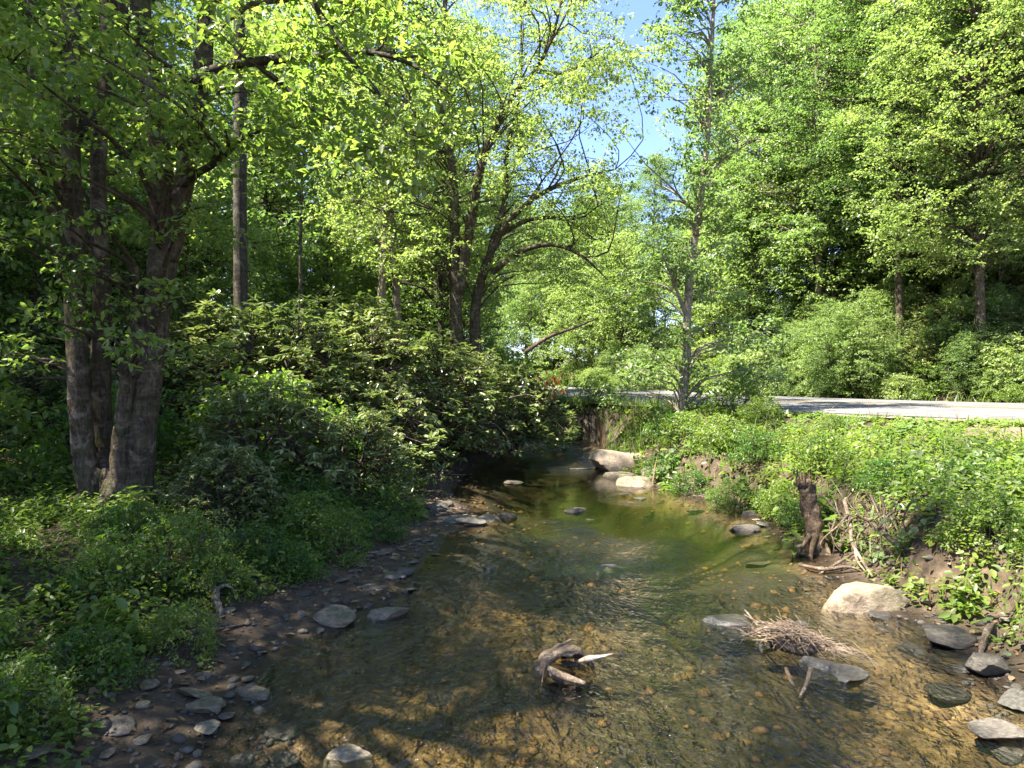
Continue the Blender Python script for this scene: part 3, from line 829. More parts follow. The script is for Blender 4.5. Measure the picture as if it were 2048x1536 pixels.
build_tree('slender_tree', tuple(o7), 23, stemS, np.array(cl3), np.array(cr3), 165, .075, LEAF4, M['cool'], M['bark_pale'],
           'slender pale-barked tree standing alone on the right bank beside the road', sides=12, n=44, rough=.14, limb_r=.022, twig=3, separate_stems=True, limbs=limbsS, droop=.4)

# --- trees whose trunks show
VIS = [
    # kind, px, depth, scale, label
    ('n', 487, 11.0, .9, 'straight dark trunk between the big maple clump and the rhododendrons'),
    ('p', 605, 12.5, 1.0, 'thin pole-like young tree just left of the rhododendron thicket'),
    ('m', 762, 18.5, 1.0, 'left tree of the pale pair behind the rhododendron thicket'),
    ('m', 792, 19.0, 1.05, 'right tree of the pale pair behind the rhododendron thicket'),
    ('u', 884, 22.0, .9, 'thin tree just left of the forked maple, farther back'),
    ('t', 655, 24.0, 1.0, 'yellow-green tree far behind the thin pole-like young tree'),
    ('n', 60, 11.5, .9, 'dim tree at the far left edge behind the maple clump'),
    ('u', 395, 22.0, .95, 'shaded tree standing behind the right stem of the maple clump'),
    ('t', 560, 24.0, .95, 'yellow-green tree behind the straight dark trunk'),
    ('t', 225, 20.0, 1.0, 'leafy tree directly behind the big maple clump'),
    ('b', 1800, 22.0, .95, 'brown-trunked tree on the dark slope above the road bend at right'),
    ('d', 1628, 26.0, 1.0, 'grey-trunked tree beyond the road, between the slender tree and the dark slope'),
    ('a', 1960, 19.0, .85, 'tree leaning over the dark slope at the right edge beyond the road'),
    ('b', 2120, 20.0, 1.0, 'spreading tree at the right edge above the asphalt'),
    ('a', 1700, 29.0, 1.0, 'bright yellow-green tree high on the slope behind the brown trunk'),
    ('b', 1900, 27.0, 1.0, 'tall tree filling the upper right corner of the woods'),
    ('d', 1530, 30.0, 1.0, 'slim tree beyond the road right behind the slender tree'),
    ('a', 1590, 36.0, 1.0, 'distant yellow-green tree above the road verge'),
    ('c', 1470, 42.0, .8, 'low distant tree seen past the slender trunk'),
    ('a', 1130, 40.0, .75, 'low bright tree at the end of the road bend'),
    ('b', 1030, 32.0, .72, 'green tree behind the right trunk of the forked maple'),
    ('c', 1200, 46.0, .95, 'distant tree filling the gap under the arching maple boughs'),
    ('a', 960, 46.0, .8, 'far tree between the forked maple trunks'),
    ('e', 1300, 27.5, 1.15, 'light-green sapling on the far road verge left of the slender trunk'),
    ('e', 1450, 25.5, .9, 'light-green sapling on the far road verge right of the slender trunk'),
    ('f', 1240, 31.0, .95, 'bushy sapling where the road disappears behind the thicket'),
    ('e', 1560, 22.5, .85, 'yellow-green sapling at the foot of the slope by the road'),
    ('f', 1660, 21.0, .6, 'bushy sapling in front of the grey-trunked tree beyond the road'),
    ('f', 1850, 17.9, .42, 'shaded sapling below the brown-trunked tree on the dark slope'),
    ('f', 1990, 16.4, .36, 'shaded bushy sapling by the road at the right edge'),
    ('e', 1740, 20.0, .55, 'sapling left of the brown-trunked tree on the slope'),
]
for kk, px, d, s, lab in VIS:
    plant_tree(kk, at(px, d), d, s, lab, sz=1.25 if lab.startswith('straight dark') else None)
# the woods behind
TW = {'a': 'yellow-green tree', 'b': 'tall mid-green tree', 'c': 'spreading tree', 'd': 'slim tree', 't': 'airy light-green tree', 'u': 'airy dark-barked tree', 's': 'thin-crowned tree', 'e': 'light sapling', 'f': 'bushy sapling'}
G1, G2 = 'woodland trees deep in the left woods', 'woodland trees up the slope beyond the road'
for x, y, kk, s in [(-10.4, 13.2, 'c', .9), (-12.6, 16.5, 'b', 1.0), (-9.2, 11.2, 'f', 1.2), (-11.5, 12.2, 'f', 1.4), (-14.5, 19.5, 'c', 1.1), (-10.5, 18.5, 'f', 1.5), (-8.9, 15.2, 'f', 1.3), (-8.6, 9.8, 'f', .9), (-2.4, 27.5, 'a', .95), (-11, 20, 'u', .9), (-8.5, 24, 't', 1.0), (-13.5, 14.5, 't', .9), (-6.5, 28, 't', .9), (-16, 24, 't', 1.1), (-20, 17, 'u', 1.1), (-12, 32, 'b', 1.0), (-4.5, 33, 'u', .8),
                    (-20, 34, 'a', 1.2), (-28, 26, 'u', 1.2), (-9, 42, 'a', 1.0), (-17, 46, 'c', 1.2), (-27, 42, 'b', 1.2), (-2.5, 46, 'd', .8), (-36, 36, 'a', 1.3), (-7.2, 16, 'f', 1.2),
                    (-12.5, 18, 'f', 1.4), (-5.5, 21, 'f', 1.3), (-9.5, 17.5, 'e', 1.3), (-15, 12, 'e', 1.4), (-3.2, 24, 'e', 1.1), (-10.8, 13, 'e', 1.2), (-6.3, 13.3, 'e', .9), (-4.2, 27, 'f', 1.3), (-7.5, 32, 'e', 1.6)]:
    plant_tree(kk, x, y, s, TW[kk] + ' in the left woods, ' + where(x, y, TREE_MARKS), G1 + (' (saplings)' if kk in 'ef' else ''))
for x, y, kk, s in [(16, 30, 'a', 1.1), (21, 26, 'c', 1.1), (26, 32, 'b', 1.2), (12, 35, 'b', 1.0), (20, 38, 'a', 1.2), (30, 24, 'a', 1.2), (14, 46, 'c', 1.0), (28, 45, 'a', 1.2), (38, 34, 'b', 1.2), (22, 18.5, 'b', 1.0),
                    (27, 17, 'c', 1.1), (18.5, 21.5, 'e', 1.2), (15.4, 26.5, 'f', 1.2), (11.8, 27.5, 'f', 1.2), (9.6, 33, 'e', 1.3), (20.5, 17, 'f', .7), (15.2, 21.4, 'e', 1.15), (17.4, 23.2, 'e', 1.3), (13.6, 23.4, 'e', 1.1), (19.6, 23.8, 'f', 1.5), (16.4, 25.6, 'e', 1.5), (18.6, 20.2, 'e', .9), (11.8, 25.6, 'e', 1.4), (13.4, 29, 'e', 1.6), (10.4, 30, 'e', 1.5)]:
    plant_tree(kk, x, y, s, TW[kk] + ' on the far slope, ' + where(x, y, TREE_MARKS), G2 + (' (saplings)' if kk in 'ef' else ''))
for x, y, kk, s in [(-6, 58, 'a', 1.0), (-1, 60, 'b', .95), (4, 64, 'c', 1.05), (8.5, 58, 'a', 1.0), (13, 62, 'b', 1.1), (-12, 60, 'c', 1.2), (18, 58, 'a', 1.2), (1.5, 74, 'a', 1.1), (-5, 72, 'b', 1.1), (9, 76, 'c', 1.2),
                    (-20, 62, 'b', 1.3), (4.6, 36.5, 'f', 1.2), (3.8, 41, 'e', 1.3), (7.5, 44, 'f', 1.3), (1.5, 46, 'f', 1.5), (-2.2, 31, 'f', .9), (-1.9, 25, 'f', .9), (-.6, 51, 'e', 1.6), (6.4, 39, 'e', 1.4), (2.6, 50, 'a', .8), (5.6, 50, 'c', .9), (-3, 53, 'c', .9), (-7.5, 57, 'f', 1.6), (9, 41, 'f', 1.3)]:
    plant_tree(kk, x, y, s, TW[kk] + ' in the far woods, ' + where(x, y, TREE_MARKS), 'far trees beyond the road bend' + (' (saplings)' if kk in 'ef' else ''))
# shade trees on the near left bank, just outside the view
for x, y, kk, s in [(-5.0, 2.6, 's', 1.0), (-7.6, 1.0, 's', .8), (-9.2, 5.2, 'u', .95), (-7.3, 3.3, 'u', .8), (-10.4, 7.6, 'c', .8)]:
    plant_tree(kk, x, y, s, 'tree on the near left bank shading the creek from outside the view', 'shade trees on the near left bank')

# ------------------------------------------------------------------ shrubs
def proto_rhodo(name, seed, rx, h, ntip, cat='shrub'):
    rng = np.random.default_rng(seed)
    root = empty(name, (0, 0, 0)); tag(root, 'rhododendron', cat)
    a = rng.uniform(0, 2 * np.pi, ntip); u = rng.uniform(.02, 1, ntip); sh = rng.uniform(.45, 1, ntip) ** .5
    lump = 1 + .22 * np.sin(3 * a + seed) * np.cos(4 * u * 3 + seed)
    rr = rx * np.sqrt(1 - (u * .96) ** 2.2) * sh * lump
    tip = np.stack([np.cos(a) * rr, np.sin(a) * rr, h * (.06 + .94 * u * (.6 + .4 * sh)) * (1 + .1 * np.sin(5 * a))], -1)
    # crooked grey stems
    mains, bits = [], []
    for k in range(9):
        b = 2 * np.pi * k / 9 + rng.uniform(-.3, .3); L = rng.uniform(.5, .9)
        pts = [(0.12 * math.cos(b), .12 * math.sin(b), -.15, .035)]
        for t in (.3, .6, 1.0):
            pts.append((math.cos(b + rng.normal(0, .3)) * rx * .62 * t * L, math.sin(b + rng.normal(0, .3)) * rx * .62 * t * L, h * .8 * t * (1.15 - .4 * L) + rng.normal(0, .06), .03 * (1 - .6 * t)))
        bits.append(tube(pts, 9, 5, .1, k, cap=False)); mains.append(smooth_path(pts, 14))
    S = np.vstack(mains)
    for c in tip:
        p0 = S[((S[:, :3] - c) ** 2).sum(1).argmin()]
        m = (p0[:3] + c) / 2 + rng.normal(0, .05, 3)
        bits.append(tube([(*p0[:3], .011), (*m, .008), (*c, .005)], 4, 3, cap=False))
    link('stem', fast_mesh('stem', *merge(bits), True), M['bark'], root)
    k = 11
    ci = np.repeat(np.arange(ntip), k); N = ntip * k
    az = np.tile(np.arange(k) * 2.4, ntip) + np.repeat(rng.uniform(0, 6.28, ntip), k) + rng.normal(0, .2, N)
    pit = rng.normal(-.10, .32, N) + np.repeat(rng.normal(0, .2, ntip), k)
    P = tip[ci] + rng.normal(0, .012, (N, 3))
    s = rng.uniform(.10, .165, N)
    link('foliage', fast_mesh('foliage', *leaves(P, az, pit, rng.normal(0, .3, N), s, LEAFR)), M['rhodo'], root)
    KIDS[root.name] = list(root.children)
    return root, tip

def proto_bush(name, seed, rx, h, ncl, per, size, mat, tmpl=LEAF4, bark='twig'):
    rng = np.random.default_rng(seed)
    a = rng.uniform(0, 2 * np.pi, ncl); u = rng.uniform(.08, 1, ncl); sh = rng.uniform(.3, 1, ncl) ** .5
    rr = rx * np.sqrt(1 - (u * .95) ** 2) * sh * (1 + .25 * np.sin(3 * a + seed))
    P = np.stack([np.cos(a) * rr, np.sin(a) * rr, h * u], -1)
    stems = []
    for k in range(5):
        b = 2 * np.pi * k / 5 + rng.uniform(-.4, .4)
        stems.append([(.05 * math.cos(b), .05 * math.sin(b), -.1, .018), (.3 * rx * math.cos(b), .3 * rx * math.sin(b), h * .4, .012), (.5 * rx * math.cos(b + .3), .5 * rx * math.sin(b + .3), h * .8, .006)])
    r = build_tree(name, (0, 0, 0), seed, stems, P, rng.uniform(.16, .30, ncl) * max(1, rx), per, size, tmpl, M[mat], M[bark], 'bush', None, sides=5, n=8, limb_r=.01, twig=2, cat='shrub', flat=.4, jitter=.6)
    for ch in r.children:
        if ch.name.startswith('crown'): ch.name = 'foliage'
        elif ch.name.startswith('trunk'): ch.name = 'stem'
    KIDS[r.name] = list(r.children)
    return r

PROTO['r'], tipsA = proto_rhodo('rhododendron_shrub', 31, 1.45, 2.35, 460)
PROTO['q'], tipsB = proto_rhodo('rhododendron_shrub', 32, 1.25, 1.7, 340)
PROTO['g'] = proto_bush('leafy_bush', 33, .95, 1.25, 60, 60, .075, 'weed')
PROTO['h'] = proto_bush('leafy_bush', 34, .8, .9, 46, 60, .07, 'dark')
PROTO['j'] = proto_bush('leafy_bush', 35, 1.3, 1.7, 70, 80, .10, 'light')
for k, x, y, s, lab in [
    ('r', -3.6, 10.6, 1.0, 'rhododendron at the left end of the thicket beside the straight dark trunk'),
    ('r', -2.55, 11.6, 1.05, 'tall rhododendron in the middle of the thicket on the left bank'),
    ('r', -1.75, 13.0, 1.05, 'pale-tipped rhododendron below the forked maple'),
    ('r', -1.1, 14.2, .95, 'rhododendron leaning over the creek with bare grey stems at the water'),
    ('q', -.05, 15.3, 1.12, 'rhododendron at the creek bend carrying a cluster of rusty dead leaves'),
    ('q', -2.0, 10.3, .85, 'low rhododendron in front of the thicket above the muddy bank'),
    ('r', -3.2, 13.6, 1.2, 'high rhododendron at the back of the thicket under the pale tree pair'),
    ('r', -4.9, 12.0, 1.05, 'shaded rhododendron behind the thin pole-like young tree'),
    ('q', -2.75, 7.7, .72, 'low rhododendron hanging over the bank right of the maple clump'),
    ('q', -2.0, 8.6, .62, 'small rhododendron just above the stony bar'),
    ('q', -6.4, 9.6, .9, 'dim rhododendron behind the maple clump at the left'),
    ('q', -2.75, 6.5, .42, 'small rhododendron at the right foot of the maple clump'),
    ('g', -3.2, 8.7, 1.05, 'bright green bush between the maple clump and the thicket'),
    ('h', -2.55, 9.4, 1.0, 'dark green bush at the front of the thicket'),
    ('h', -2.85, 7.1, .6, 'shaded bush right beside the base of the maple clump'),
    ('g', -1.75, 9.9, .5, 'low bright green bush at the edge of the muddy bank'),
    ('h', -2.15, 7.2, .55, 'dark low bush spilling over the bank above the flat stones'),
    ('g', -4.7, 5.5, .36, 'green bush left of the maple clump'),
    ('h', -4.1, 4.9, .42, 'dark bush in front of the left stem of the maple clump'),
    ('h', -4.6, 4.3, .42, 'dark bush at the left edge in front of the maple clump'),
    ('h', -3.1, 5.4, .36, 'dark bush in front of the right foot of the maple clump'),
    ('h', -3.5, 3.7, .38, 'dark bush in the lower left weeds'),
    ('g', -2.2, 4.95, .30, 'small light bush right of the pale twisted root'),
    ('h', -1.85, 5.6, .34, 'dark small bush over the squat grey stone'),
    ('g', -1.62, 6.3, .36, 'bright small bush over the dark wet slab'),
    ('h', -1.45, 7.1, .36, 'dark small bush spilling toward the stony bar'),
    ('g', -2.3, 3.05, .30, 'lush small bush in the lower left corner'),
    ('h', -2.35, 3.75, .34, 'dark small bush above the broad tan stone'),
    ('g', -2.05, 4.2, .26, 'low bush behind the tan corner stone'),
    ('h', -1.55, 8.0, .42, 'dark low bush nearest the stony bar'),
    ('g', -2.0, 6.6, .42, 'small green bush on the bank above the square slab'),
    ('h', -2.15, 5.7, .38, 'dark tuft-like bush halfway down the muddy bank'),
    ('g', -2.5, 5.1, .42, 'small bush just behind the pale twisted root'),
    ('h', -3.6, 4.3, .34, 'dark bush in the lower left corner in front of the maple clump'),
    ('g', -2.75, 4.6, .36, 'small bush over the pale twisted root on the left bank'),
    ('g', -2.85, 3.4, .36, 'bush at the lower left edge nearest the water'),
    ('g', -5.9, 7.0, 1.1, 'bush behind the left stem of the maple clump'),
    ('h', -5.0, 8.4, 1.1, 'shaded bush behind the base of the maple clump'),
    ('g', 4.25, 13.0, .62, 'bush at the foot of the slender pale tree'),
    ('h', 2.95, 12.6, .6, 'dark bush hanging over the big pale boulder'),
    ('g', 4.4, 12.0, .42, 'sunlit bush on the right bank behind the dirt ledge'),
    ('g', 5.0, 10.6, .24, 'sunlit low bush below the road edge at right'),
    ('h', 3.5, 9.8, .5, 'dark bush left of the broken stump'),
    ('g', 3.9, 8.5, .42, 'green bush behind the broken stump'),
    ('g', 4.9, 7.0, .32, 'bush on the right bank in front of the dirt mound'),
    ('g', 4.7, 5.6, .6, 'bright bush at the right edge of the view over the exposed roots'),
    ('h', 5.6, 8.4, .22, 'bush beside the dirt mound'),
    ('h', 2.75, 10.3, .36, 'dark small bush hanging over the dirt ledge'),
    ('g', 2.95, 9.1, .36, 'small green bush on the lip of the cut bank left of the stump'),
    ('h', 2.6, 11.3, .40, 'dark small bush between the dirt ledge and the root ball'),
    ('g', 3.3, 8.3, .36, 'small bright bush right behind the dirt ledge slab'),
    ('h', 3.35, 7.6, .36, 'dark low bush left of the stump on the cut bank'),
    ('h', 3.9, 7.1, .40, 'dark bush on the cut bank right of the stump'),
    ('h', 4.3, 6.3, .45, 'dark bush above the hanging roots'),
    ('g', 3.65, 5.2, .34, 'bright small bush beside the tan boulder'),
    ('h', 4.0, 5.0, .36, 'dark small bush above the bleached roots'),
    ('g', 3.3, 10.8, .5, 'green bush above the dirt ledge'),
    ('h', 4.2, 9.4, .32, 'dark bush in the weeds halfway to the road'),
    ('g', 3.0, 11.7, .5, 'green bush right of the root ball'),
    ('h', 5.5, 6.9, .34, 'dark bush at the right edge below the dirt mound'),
    ('h', .8, 17.7, .55, 'low bush on the shady bank where the creek bends'),
    ('h', 1.6, 17.0, .45, 'dark low bush hanging over the cut bank at the creek bend'),
    ('g', .1, 18.2, .6, 'bush at the left end of the shady cut bank at the bend'),
    ('g', 2.1, 17.0, .6, 'bush on the grassy bank left of the slender pale tree'),
    ('j', 13.4, 20.0, 1.0, 'bush at the foot of the slope beyond the road'),
    ('j', 15.0, 17.4, 1.0, 'shaded bush by the far road edge at right'),
    ('j', 10.9, 22.2, 1.0, 'yellow-green bush on the far verge left of the dark slope'),
    ('j', 8.6, 25.0, .95, 'sunny bush on the far verge behind the slender pale tree'),
    ('j', 6.6, 29.5, 1.0, 'bush at the inside of the road bend'),
    ('j', 18.0, 15.2, 1.0, 'dark bush at the right edge beyond the asphalt'),
    ('q', -.9, 18.6, .95, 'rhododendron hiding the road behind the creek bend'),
    ('g', -.3, 20.6, 1.2, 'bush between the creek bend and the road'),
    ('j', -1.6, 22.0, 1.0, 'light-green bush behind the creek bend at the road edge'),
]:
    plant_tree(k, x, y, s, lab)
nb = 0
for i in range(0, len(RC)):
    for off in (-4.9, -5.7, -6.8, -8.4, -10.2):
        if rnd.uniform(0, 1) > .34: continue
        o_ = off + rnd.uniform(-.4, .4)
        x, y = RC[i] + RN[i] * o_
        if not (6 < y < 50) or not (-.08 < x / y < .80): continue
        k = rnd.choice('jjjfgr' if off < -5.2 else 'jjgg')
        sc_ = rnd.uniform(.6, 1.0) * {'j': 1.0, 'f': .55, 'g': 1.2, 'r': .9}[k] * (.8 if off > -5.2 else 1.1) * (.68 if x / y > .5 else 1.0)
        plant_tree(k, x, y, sc_, ({'f': 'young leafy sapling', 'r': 'rhododendron', 'g': 'low green bush', 'j': 'big light-green bush'}[k]) + (' at the far road edge, ' if off > -5.2 else ' in the roadside brush, ') + where(x, y, TREE_MARKS), 'brush along the far roadside' + (' (saplings)' if k == 'f' else ' (rhododendrons)' if k == 'r' else ''))
        nb += 1
for x, y, k in [(-6.8, 14, 'q'), (-8.4, 11, 'q'), (-7.6, 18, 'r'), (-10.6, 15.5, 'q'), (-5.6, 16.6, 'r'), (-4.4, 18.6, 'r'), (-3.0, 17.8, 'q'), (-8.0, 6.2, 'h'), (-9.4, 8.4, 'g'), (-6.6, 5.0, 'g'), (-11, 10.5, 'g'), (-12.5, 13, 'r')]:
    plant_tree(k, x, y, rnd.uniform(.9, 1.25), {'q': 'low rhododendron', 'r': 'tall rhododendron', 'h': 'dark bush', 'g': 'green bush'}[k] + ' in the left understory, ' + where(x, y, TREE_MARKS), 'bushes in the left understory')

# the rusty dead leaves and single leaves of the bend rhododendron
bend = [o for o in COL.objects if o.get('label', '').startswith('rhododendron at the creek bend')][0]
rr_ = fast_mesh('leaf', *leaves(np.zeros((1, 3)), np.zeros(1), np.zeros(1), np.zeros(1), np.ones(1), LEAFR)); rr_.materials.append(M['rhodo'])
rd_ = fast_mesh('leaf', *leaves(np.zeros((1, 3)), np.zeros(1), np.zeros(1), np.zeros(1), np.ones(1), LEAFR)); rd_.materials.append(M['rust'])
bend_inv = np.array([bend.location.x, bend.location.y, bend.location.z])
cz, sz_ = math.cos(-bend.rotation_euler.z), math.sin(-bend.rotation_euler.z)
for k in range(46):
    p = W(1105 + rnd.gauss(0, 14), 765 + rnd.gauss(0, 16), 14.5 + rnd.gauss(0, .1)) - bend_inv
    p = np.array([p[0] * cz - p[1] * sz_, p[0] * sz_ + p[1] * cz, p[2]]) / bend.scale[0]
    o = link('leaf', rd_, None, bend); o['label'] = 'rusty dead leaf'
    o.location = p; o.rotation_euler = (rnd.gauss(0, .6), rnd.gauss(.9, .4), rnd.uniform(0, 6.28)); s = rnd.uniform(.09, .14); o.scale = (s, s, s)

# ------------------------------------------------------------------ ground cover nobody could count
def plants(rng, X, Y, H, per, size, tmpl, spread=.5):
    N = len(X); Zb = ground(X, Y)
    ci = np.repeat(np.arange(N), per); n = len(ci)
    t = np.tile((np.arange(per) + .5) / per, N); t = np.clip(t + rng.normal(0, .08, n), .05, 1.05)
    lean = rng.normal(0, .35, (N, 2))
    az = np.tile(np.arange(per) * 2.399, N) + np.repeat(rng.uniform(0, 6.28, N), per) + rng.normal(0, .3, n)
    off = H[ci] * spread * (1 - .5 * t) * rng.uniform(.2, 1, n)
    P = np.stack([X[ci] + lean[ci, 0] * H[ci] * t + np.cos(az) * off, Y[ci] + lean[ci, 1] * H[ci] * t + np.sin(az) * off, Zb[ci] + H[ci] * t * (1 - .1 * rng.uniform(0, 1, n))], -1)
    s = size * rng.uniform(.6, 1.3, n) * (1.1 - .4 * t) * np.repeat(np.clip(.85 + 1.6 * fbm(X * 1.7, Y * 1.7, 91, 3) + rng.normal(0, .15, N), .45, 1.6), per)
    return leaves(P, az, rng.normal(-.1, .4, n), rng.normal(0, .35, n), s, tmpl)

def scatter(rng, n, x0, x1, y0, y1, test, ypow=1.0):
    X = rng.uniform(x0, x1, n); Y = y0 + (y1 - y0) * rng.uniform(0, 1, n) ** ypow
    z, dl, dr, rd, edge, far = ground(X, Y, True)
    k = test(X, Y, dl, dr, rd, edge, far)
    return X[k], Y[k]
rng = np.random.default_rng(41)
def right_ok(X, Y, dl, dr, rd, edge, far):
    nz = fbm(X * .9, Y * .9, 31, 4) * 2
    bare = (X > 5.2) & (Y < 9.6) & (edge < 1.3 - nz * .5)
    return (dr > np.where(Y > 8, .2, .28) + nz * .35) & (edge > np.where((X < 5.2) | (Y > 9.6), -.25, .12)) & (rd > 0) & ~bare & (X < 12) & (X < .85 * Y + 2)
X, Y = scatter(rng, 6400, .3, 9, 3.0, 19, right_ok, 1.25)
los = np.where(X / Y > .31, np.maximum(.07, 1.80 - .0765 * Y - ground(X, Y) + .01 + .06 * fbm(X * 3, Y * 3, 12, 2)), 9)
vv = plants(rng, X, Y, np.minimum(los, rng.uniform(.08, .5, len(X)) * (1 + fbm(X, Y, 8, 3) * 1.4) * sstep(-.3, 1.2, X - xr(Y)) * (.3 + .7 * sstep(.1, 1.7, road_dist(X, Y) - HALF - .35)) * (1 - .75 * ((np.abs(X / Y - .246) < .05) & (Y > 8.5) & (Y < 13.6)))), 22, .072, LEAF4)
tag(link('undergrowth', fast_mesh('undergrowth', *vv), M['weed']), 'leafy green weeds covering the right bank below the road', 'undergrowth', kind='stuff')
X3, Y3 = scatter(rng, 2600, .3, 9, 3.0, 19, lambda X, Y, dl, dr, rd, edge, far: right_ok(X, Y, dl, dr, rd, edge, far) & (fbm(X * .8, Y * .8, 71, 3) > .02), 1.25)
los3 = np.where(X3 / Y3 > .31, np.maximum(.08, 1.80 - .0765 * Y3 - ground(X3, Y3) + .04), 9)
vv = plants(rng, X3, Y3, np.minimum(los3, rng.uniform(.2, .65, len(X3))), 14, .11, LEAF4, .35)
tag(link('undergrowth', fast_mesh('undergrowth', *vv), M['cool']), 'taller cool-green weeds in patches on the right bank', 'undergrowth', kind='stuff')
X4, Y4 = scatter(rng, 900, .3, 9, 3.0, 16, right_ok, 1.2); n4 = len(X4)
dm = leaves(np.stack([X4, Y4, ground(X4, Y4)], -1), rng.uniform(0, 6.28, n4), rng.normal(1.2, .25, n4), rng.normal(0, .3, n4), rng.uniform(.25, .6, n4) * np.where(X4 / Y4 > .31, .55, 1), BLADE)
tag(link('dead_stems', fast_mesh('dead_stems', *dm), M['dead']), 'dry straw-coloured stems standing among the right bank weeds', 'dry stems', kind='stuff')
def left_ok(X, Y, dl, dr, rd, edge, far):
    nz = fbm(X * .9, Y * .9, 31, 4) * 2
    return (dl > .62 + nz * .5) & (X > -1.0 * Y - 2)
X, Y = scatter(rng, 5600, -13, -.6, 2.2, 20, left_ok, 1.35)
clump_front = 1 - .45 * ((X > -5.4) & (X < -2.7) & (Y > 3.6) & (Y < 6.5))
vv = plants(rng, X, Y, rng.uniform(.10, .5, len(X)) * (1 + fbm(X, Y, 8, 3) * 1.2) * clump_front, 20, .075, LEAF4)
X2, Y2 = scatter(rng, 1500, -6.5, -1.7, 2.5, 6.6, left_ok, 1.0)
vv = merge([vv, plants(rng, X2, Y2, rng.uniform(.08, .24, len(X2)), 18, .06, LEAF4)])
tag(link('undergrowth', fast_mesh('undergrowth', *vv), M['weed']), 'leafy green weeds under the trees on the left bank', 'undergrowth', kind='stuff')
# grass on the right bank, the bend bank and both verges
def g_ok(X, Y, dl, dr, rd, edge, far):
    nz = fbm(X * 1.1, Y * 1.1, 61, 3) * 2
    creek = (dr > np.where(Y > 12.5, .12, .38)) & (edge > -.3) & (rd > 0) & (nz > -.15) & ~((X > 5.2) & (Y < 9.6) & (edge < 1.1))
    verge = (rd < 0) & (far > .05) & (far < 2.6)
    return creek | verge
X, Y = scatter(rng, 52000, -3, 24, 4.0, 44, g_ok, 1.7)
n = len(X)
s = rng.uniform(.14, .38, n) * (1 + .012 * Y) * np.where((road_dist(X, Y) > 0) & (road_dist(X, Y) < HALF + 1.6), .45, 1)
gv = leaves(np.stack([X, Y, ground(X, Y) - .01], -1), rng.uniform(0, 6.28, n), rng.normal(1.15, .25, n), rng.normal(0, .3, n), s, BLADE)
tag(link('grass', fast_mesh('grass', *gv), M['grass']), 'green grass along the road verges and the bank at the creek bend', 'grass', kind='stuff')
Xg, Yg = scatter(rng, 15000, -3, 4.2, 13, 20.2, lambda X, Y, dl, dr, rd, edge, far: (dr > .02) & (edge > -.3) & (rd > 0))
ng = len(Xg)
bv = leaves(np.stack([Xg, Yg, ground(Xg, Yg) - .01], -1), rng.uniform(0, 6.28, ng), rng.normal(1.0, .3, ng), rng.normal(0, .3, ng), rng.uniform(.14, .4, ng), BLADE)
tag(link('grass', fast_mesh('grass', *bv), M['grass']), 'long grass hanging over the bank at the creek bend', 'grass', kind='stuff')
# low cover far back so the woods floor is not bare
def floor_ok(X, Y, dl, dr, rd, edge, far):
    return ((dl > 3) | ((rd < 0) & (far > 1.0)))
X, Y = scatter(rng, 9000, -34, 36, 12, 50, floor_ok, 1.3)
vv = plants(rng, X, Y, rng.uniform(.25, .9, len(X)), 12, .2, LEAF2)
tag(link('undergrowth', fast_mesh('undergrowth', *vv), M['mid']), 'low green cover on the woodland floor and the slope beyond the road', 'undergrowth', kind='stuff')
# fallen leaves on the muddy bank
def litter_ok(X, Y, dl, dr, rd, edge, far):
    return ((dl > .08) & (dl < 3.4)) | ((dr > .1) & (dr < 2.2) & (edge > .3))
X, Y = scatter(rng, 11000, -5, 6, 2.4, 17, litter_ok, 1.4)
n = len(X)
lv = leaves(np.stack([X, Y, ground(X, Y) + .012], -1), rng.uniform(0, 6.28, n), rng.normal(0, .25, n), rng.normal(0, .3, n), rng.uniform(.02, .07, n), LEAF4)
tag(link('fallen_leaves', fast_mesh('fallen_leaves', *lv), M['dead']), 'brown fallen leaves scattered over the muddy banks', 'leaf litter', kind='stuff')

# ------------------------------------------------------------------ stones
def rock_mesh(seed, sub=3, flat=.5, planes=11, rough=.06):
    rng = np.random.default_rng(seed)
    bm = bmesh.new(); bmesh.ops.create_icosphere(bm, subdivisions=sub, radius=1)
    V = np.array([v.co[:] for v in bm.verts])
    for _ in range(planes):
        nrm = rng.normal(0, 1, 3); nrm[2] *= .8; nrm /= np.linalg.norm(nrm)
        d = rng.uniform(.45, .82)
        V -= np.maximum(0, V @ nrm - d)[:, None] * nrm
    top = rng.uniform(.42, .6); V[:, 2] = np.minimum(V[:, 2], top + .12 * V[:, 0] * rng.normal() )
    nn = V / (np.linalg.norm(V, axis=1)[:, None] + 1e-9)
    V += nn * (rough * 2 * (fbm(V[:, 0] * 2.5 + V[:, 2] * 1.7 + seed, V[:, 1] * 2.5 + V[:, 2], seed, 4)))[:, None]
    ext = np.abs(V).max(0); V = V / ext
    V[:, 2] *= flat
    for v, c in zip(bm.verts, V): v.co = c
    me = bpy.data.meshes.new('stone'); bm.to_mesh(me); bm.free()
    me.polygons.foreach_set('use_smooth', np.ones(len(me.polygons), dtype=bool))
    me.set_sharp_from_angle(angle=RAD(42))
    return me
def variants(mat, seeds, **kw):
    out = []
    for s_ in seeds:
        m_ = rock_mesh(s_, **kw); m_.materials.append(M[mat]); out.append(m_)
    return out
SM_G = variants('rock', range(100, 106), sub=3, flat=.25, planes=7, rough=.09)
SM_T = variants('rocktan', range(110, 115), sub=3, flat=.28, planes=7, rough=.09)
SM_W = variants('wet', range(120, 125), sub=3, flat=.24, planes=7, rough=.09)

